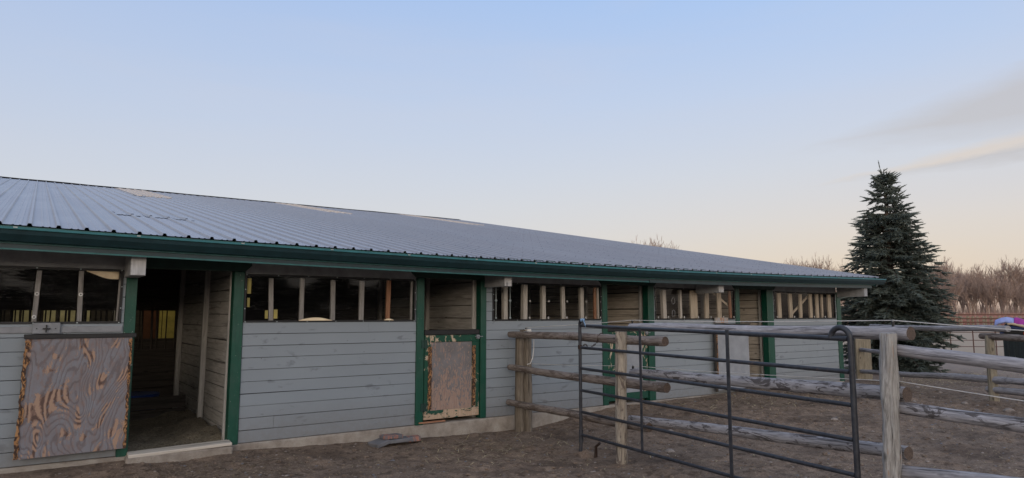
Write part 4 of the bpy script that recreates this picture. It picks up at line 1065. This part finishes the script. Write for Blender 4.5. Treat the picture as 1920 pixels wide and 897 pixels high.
# leader, a second smaller top
lead = [Vector((sx, sy, 5.45)), Vector((sx - .05, sy, 5.72)), Vector((sx - .15, sy + .03, 5.95)), Vector((sx - .20, sy + .04, 6.16))]
for a, c in zip(lead, lead[1:]): spray(a, c - a, (c - a).length * 1.1, .020, .35)
for i in range(16):
    a = i * 2.4; spray(Vector((sx - .03, sy, 5.35 + i * .035)), Vector((math.cos(a), math.sin(a), .45)), rnd.uniform(.16, .34), .020, .4)
side_top = Vector((sx + .30, sy - .22, 5.02))
for i in range(22):
    a = i * 2.4; spray(side_top + Vector((0, 0, -.5 + i * .034)), Vector((math.cos(a), math.sin(a), .7)), rnd.uniform(.16, .34), .022, .4)
wb.tube([(sx, sy, 4.2), (sx + .2, sy - .15, 4.5), side_top + Vector((0, 0, .2))], [.03, .02, .01], 5)
nb.build('needles', M['needles'], spr); wb.build('limbs', M['trunk'], spr)

# ------------------------------------------------------------------ bare trees far behind
def bare_proto(seed, h, mname, forks=True, lean=0):
    r_ = random.Random(seed); T = MB(); C = MB()
    def grow(p, d, L, r, lvl, mb):
        n = 3; pts = [p]; q = p.copy(); dd = d.copy()
        for i in range(n):
            dd = (dd + Vector((r_.uniform(-.14, .14), r_.uniform(-.14, .14), r_.uniform(-.02, .14)))).normalized(); q = q + dd * L / n; pts.append(q.copy())
        mb.tube(pts, [r, r * .85, r * .7, r * .55], 5 if lvl < 2 else 3, cap=False, rv=.5)
        if lvl >= 5: return
        kids = {0: 5, 1: 5, 2: 4, 3: 3, 4: 2}[lvl]
        for i in range(kids):
            t = r_.uniform(.35, 1.0); bp = pts[0].lerp(pts[-1], t) if n == 0 else pts[min(n, int(t * n))].lerp(pts[min(n, int(t * n) + 1)], t * n - int(t * n)) if int(t * n) < n else pts[-1]
            ang = r_.uniform(.3, .75) if lvl else r_.uniform(.18, .5); az_ = r_.uniform(0, 6.28)
            s1 = dd.cross(Vector((.1, .2, 1))).normalized() if abs(dd.z) < .99 else Vector((1, 0, 0)); s2 = dd.cross(s1)
            nd = (dd * math.cos(ang) + (s1 * math.cos(az_) + s2 * math.sin(az_)) * math.sin(ang) + Vector((0, 0, .42))).normalized()
            grow(bp, nd, L * r_.uniform(.5, .78), max(.019, r * r_.uniform(.45, .66)), lvl + 1, C)
    grow(Vector((0, 0, -.2)), Vector((lean, 0, 1)).normalized(), h * .45, h * .017, 0, T)
    e = bpy.data.objects.new('bare_tree', None); col.objects.link(e); e.empty_display_size = .5
    T.build('trunk', M[mname], e); C.build('crown', M['bare'], e); return e
protos = [bare_proto(3, 10, 'bare'), bare_proto(5, 10, 'bare', lean=.25), bare_proto(11, 10, 'bare', lean=-.22), bare_proto(17, 10, 'birch'), bare_proto(23, 10, 'bare', lean=.1)]
KL = ['bare brown tree in the woods beyond the paddock', 'bare tree leaning in the woods beyond the paddock', 'bare tree leaning the other way in the far woods', 'pale-barked bare tree in the far woods', 'slim bare tree in the woods beyond the paddock']
spots = []
for pxc in range(1715, 2120, 9): spots.append((pxc + rnd.uniform(-4, 4), rnd.uniform(100, 128), rnd.uniform(.84, 1.06), rnd.randrange(5)))
for pxc in range(1725, 2120, 17): spots.append((pxc + rnd.uniform(-7, 7), rnd.uniform(93, 99), rnd.uniform(.5, .85), 3))
for pxc in range(1425, 1700, 14): spots.append((pxc + rnd.uniform(-5, 5), rnd.uniform(105, 125), rnd.uniform(.62, .88), rnd.randrange(5)))
for pxc, fw, sc in [(1186, 106, 1.38), (1212, 108, 1.45), (1203, 112, 1.36), (1505, 104, 1.06), (1528, 106, 1.12), (1462, 108, .98), (1445, 108, .97), (1570, 105, 1.02), (1174, 109, 1.36), (1222, 110, 1.42), (1198, 104, 1.34), (1515, 107, 1.10), (1540, 109, 1.1), (1498, 103, 1.0), (1470, 110, 1.0)]: spots.append((pxc, fw, sc, 0))
used = set()
for n_, (pxc, fw, sc, k_) in enumerate(spots):
    x, y = at(pxc, fw); e = protos[k_]
    if k_ in used: e = dup(protos[k_], (x, y, 0))
    used.add(k_)
    e.location = (x, y, 0); e.rotation_euler = (0, 0, R(-35.3) + (rnd.uniform(-.5, .5) if k_ in (1, 2) else rnd.uniform(0, 6.28))); e.scale = (sc * 1.05, sc * 1.05, sc)
    lab = KL[k_] if pxc > 1700 else ('tall bare treetop showing above the middle of the roof' if pxc < 1240 else 'bare treetop just showing above the low end of the roof')
    tag(e, lab, 'tree', 'bare trees of the far woods')
# thicket: upright stems, reddish in front
def thicket(name, p0, p1, f0, f1, n, h0, h1, m, label):
    b = MB()
    for _ in range(n):
        x, y = at(rnd.uniform(p0, p1), rnd.uniform(f0, f1)); h = rnd.uniform(h0, h1); a = rnd.uniform(0, 6.28)
        base = Vector((x, y, 0)); tip = base + Vector((math.cos(a) * h * .25, math.sin(a) * h * .25, h)); wv = Vector((.82, -.57, 0)) * rnd.uniform(.012, .03); mid = base.lerp(tip, .5) + Vector((math.cos(a), math.sin(a), 0)) * h * .04
        b.add([base - wv, base + wv, mid + wv * .7, mid - wv * .7, tip], [(0, 1, 2, 3), (3, 2, 4)], [(0, 0, 0)] * 5)
        for q_ in range(3):
            s_ = base.lerp(tip, rnd.uniform(.3, .8)); e_ = s_ + Vector((rnd.uniform(-.3, .3), rnd.uniform(-.3, .3), rnd.uniform(.2, .5))) * h * .35
            b.add([s_ - wv * .5, s_ + wv * .5, e_], [(0, 1, 2)], [(0, 0, 0)] * 3)
    tag(b.build(name, M[m]), label, 'bushes', kind='stuff')
thicket('red_thicket', 1690, 2150, 88, 95, 8000, 1.0, 2.1, 'brush', 'low reddish willow thicket along the foot of the woods')
thicket('woodland_understorey', 1240, 2150, 100, 128, 9000, 1.8, 4.2, 'brush2', 'dense grey-brown undergrowth filling the woods')
# unseen dark woods added behind the camera for the window sheets to reflect
b = MB()
for _ in range(9000):
    a = rnd.uniform(R(120), R(285)); d_ = rnd.uniform(34, 44); h = rnd.uniform(0, 5.2)
    p = Vector((math.sin(a) * d_, math.cos(a) * d_, h)); s_ = rnd.uniform(.25, .6)
    u1 = Vector((rnd.uniform(-1, 1), rnd.uniform(-1, 1), rnd.uniform(-1, 1))).normalized() * s_; u2 = Vector((rnd.uniform(-1, 1), rnd.uniform(-1, 1), rnd.uniform(-1, 1))).normalized() * s_
    b.add([p - u1, p + u2, p + u1, p - u2], [(0, 1, 2, 3)], [(0, 0, 0)] * 4, rnd.uniform(0, .6))
tag(b.build('reflection_woods', M['needles']), 'unseen dark woodland added behind the camera for window reflections', 'woods', kind='stuff')

# ------------------------------------------------------------------ ground litter
def litter(name, n, region, mats_, size, label, flat=True, thick=.0025, cat='straw', dens=None):
    b = MB()
    for _ in range(n):
        x, y = region()
        if x is None: continue
        z_ = H(x, y) + .004; a = rnd.uniform(0, 6.28); l = rnd.uniform(*size); wv = thick * rnd.uniform(.7, 1.6)
        p = Vector((x, y, z_)); d = Vector((math.cos(a), math.sin(a), rnd.uniform(-.05, .3))) * l; s_ = Vector((-math.sin(a), math.cos(a), 0)) * wv
        mid = p + d * .5 + Vector((0, 0, l * .08)) + s_ * rnd.uniform(-3, 3)
        b.add([p - s_, p + s_, mid + s_, mid - s_, p + d + s_, p + d - s_], [(0, 1, 2, 3), (3, 2, 4, 5)], [(0, 0, 0)] * 6, mi=rnd.randrange(len(mats_)))
    tag(b.build(name, [M[m] for m in mats_]), label, cat, kind='stuff')
def reg_all():
    x = rnd.uniform(-.5, 16); y = rnd.uniform(1.0, 8.42)
    return x, y
def reg_patch(cx, cy, rx, ry):
    def f():
        x = rnd.gauss(cx, rx); y = rnd.gauss(cy, ry)
        return (x, y) if y < 8.42 or x > 15.5 else (None, None)
    return f
litter('hay_wisps', 420, reg_patch(4.95, 7.35, .6, .38), ['straw', 'strawdk', 'strawdk', 'strawdk'], (.04, .20), 'thin hay wisps scattered in front of the worn green door', thick=.0022)
litter('scattered_straw', 8500, reg_all, ['strawdk', 'strawdk', 'chip', 'straw'], (.015, .055), 'short bits of straw and chips trodden into the dirt', thick=.0022)
litter('wood_chips', 900, reg_patch(1.75, 7.75, .5, .28), ['chip', 'strawdk', 'strawdk'], (.012, .03), 'pale wood chips spilled below the doorstep', thick=.006, cat='wood chips')
litter('loose_hay', 900, reg_patch(11.6, 7.7, 1.3, .4), ['straw', 'strawdk', 'strawdk', 'chip'], (.04, .16), 'loose hay lying along the wall beyond the gate', thick=.004)
litter('dry_grass', 1600, reg_patch(19.5, 7.9, 1.8, .6), ['straw', 'strawdk'], (.05, .14), 'thin dry grass around the foot of the spruce', thick=.004, cat='grass')
# pebbles as stuff
b = MB()
def pebble(mb, x, y, r, mi=0, flat=.6):
    z_ = H(x, y); o = rnd.uniform(0, 99); vs = []; rings = [(-.5, .75), (0, 1), (.45, .8), (.8, .35)]
    for hz, rr in rings:
        for k_ in range(7):
            a = k_ * 2 * math.pi / 7; q = rr * r * (1 + .25 * noise.noise(Vector((math.cos(a) + o, math.sin(a), hz))))
            vs.append((x + math.cos(a) * q * 1.2, y + math.sin(a) * q, z_ + hz * r * flat))
    fs = [(i * 7 + k_, i * 7 + (k_ + 1) % 7, (i + 1) * 7 + (k_ + 1) % 7, (i + 1) * 7 + k_) for i in range(3) for k_ in range(7)] + [tuple(range(21, 28))]
    mb.add(vs, fs, vs, mi=mi, smooth=False)
for _ in range(9000):
    x, y = reg_all(); mi_ = rnd.choice((0, 1, 2, 3, 3, 3, 3)); pebble(b, x, y, (abs(rnd.gauss(.004, .005)) + .004) * (1.5 if mi_ == 3 else 1), mi_)
for _ in range(500):
    x = rnd.uniform(12, 24); y = rnd.uniform(2, 8); pebble(b, x, y, abs(rnd.gauss(.006, .012)) + .006, rnd.randrange(3))
tag(b.build('gravel', [M['stone'], M['strawdk'], M['paver'], M['dirt']]), 'small pebbles and dirt clods scattered over the yard', 'gravel', kind='stuff')
for (x, y, r) in [(6.62, 5.95, .055), (7.7, 6.9, .04), (10.3, 5.9, .05), (13.6, 7.0, .07), (12.2, 6.6, .05), (14.6, 4.35, .10), (15.1, 4.6, .08), (13.9, 4.8, .09), (14.2, 5.6, .06), (16.4, 7.4, .06)]:
    s = MB(); pebble(s, x, y, r, 0, .7)
    tag(s.build('stone', M['stone']), 'pale flat stone lying in the dirt beyond the log fence', 'stone', 'pale stones lying in the dirt beyond the log fence')
# bricks and pavers at the wall
def slab(name, c, lx, ly, lz, rz_, tilt, m, label, cat, top=None):
    b = MB(); q = Vector((math.cos(rz_), math.sin(rz_), tilt)).normalized(); s_ = Vector((-math.sin(rz_), math.cos(rz_), 0)); u3 = q.cross(s_)
    b.obox(c, s_ * ly / 2, u3 * lz / 2, q * lx / 2)
    o = b.build(name, M[m], None, .006); tag(o, label, cat)
    return o
M['paver_red'] = worn('paver_red_grey', (.17, .165, .175), [(.20, .08, .06), (.33, .14, .10), (.40, .22, .17)], .50, 11)
slab('paver', (3.72, 8.16, .035), .20, .22, .05, .2, .18, 'paver', 'grey paver at the bottom left of the small pile by the wall', 'paver')
slab('paver', (3.98, 8.17, .045), .27, .18, .045, -.08, .02, 'paver', 'flat grey paver lying under the red-topped slab by the wall', 'paver')
slab('paver', (3.90, 8.19, .095), .27, .15, .045, .12, -.03, 'paver_red', 'red and grey paver on top of the small pile by the wall', 'paver')
slab('brick', (4.20, 8.20, .035), .20, .14, .06, -.2, .05, 'paver_red', 'worn reddish brick at the right of the pile by the wall', 'brick')
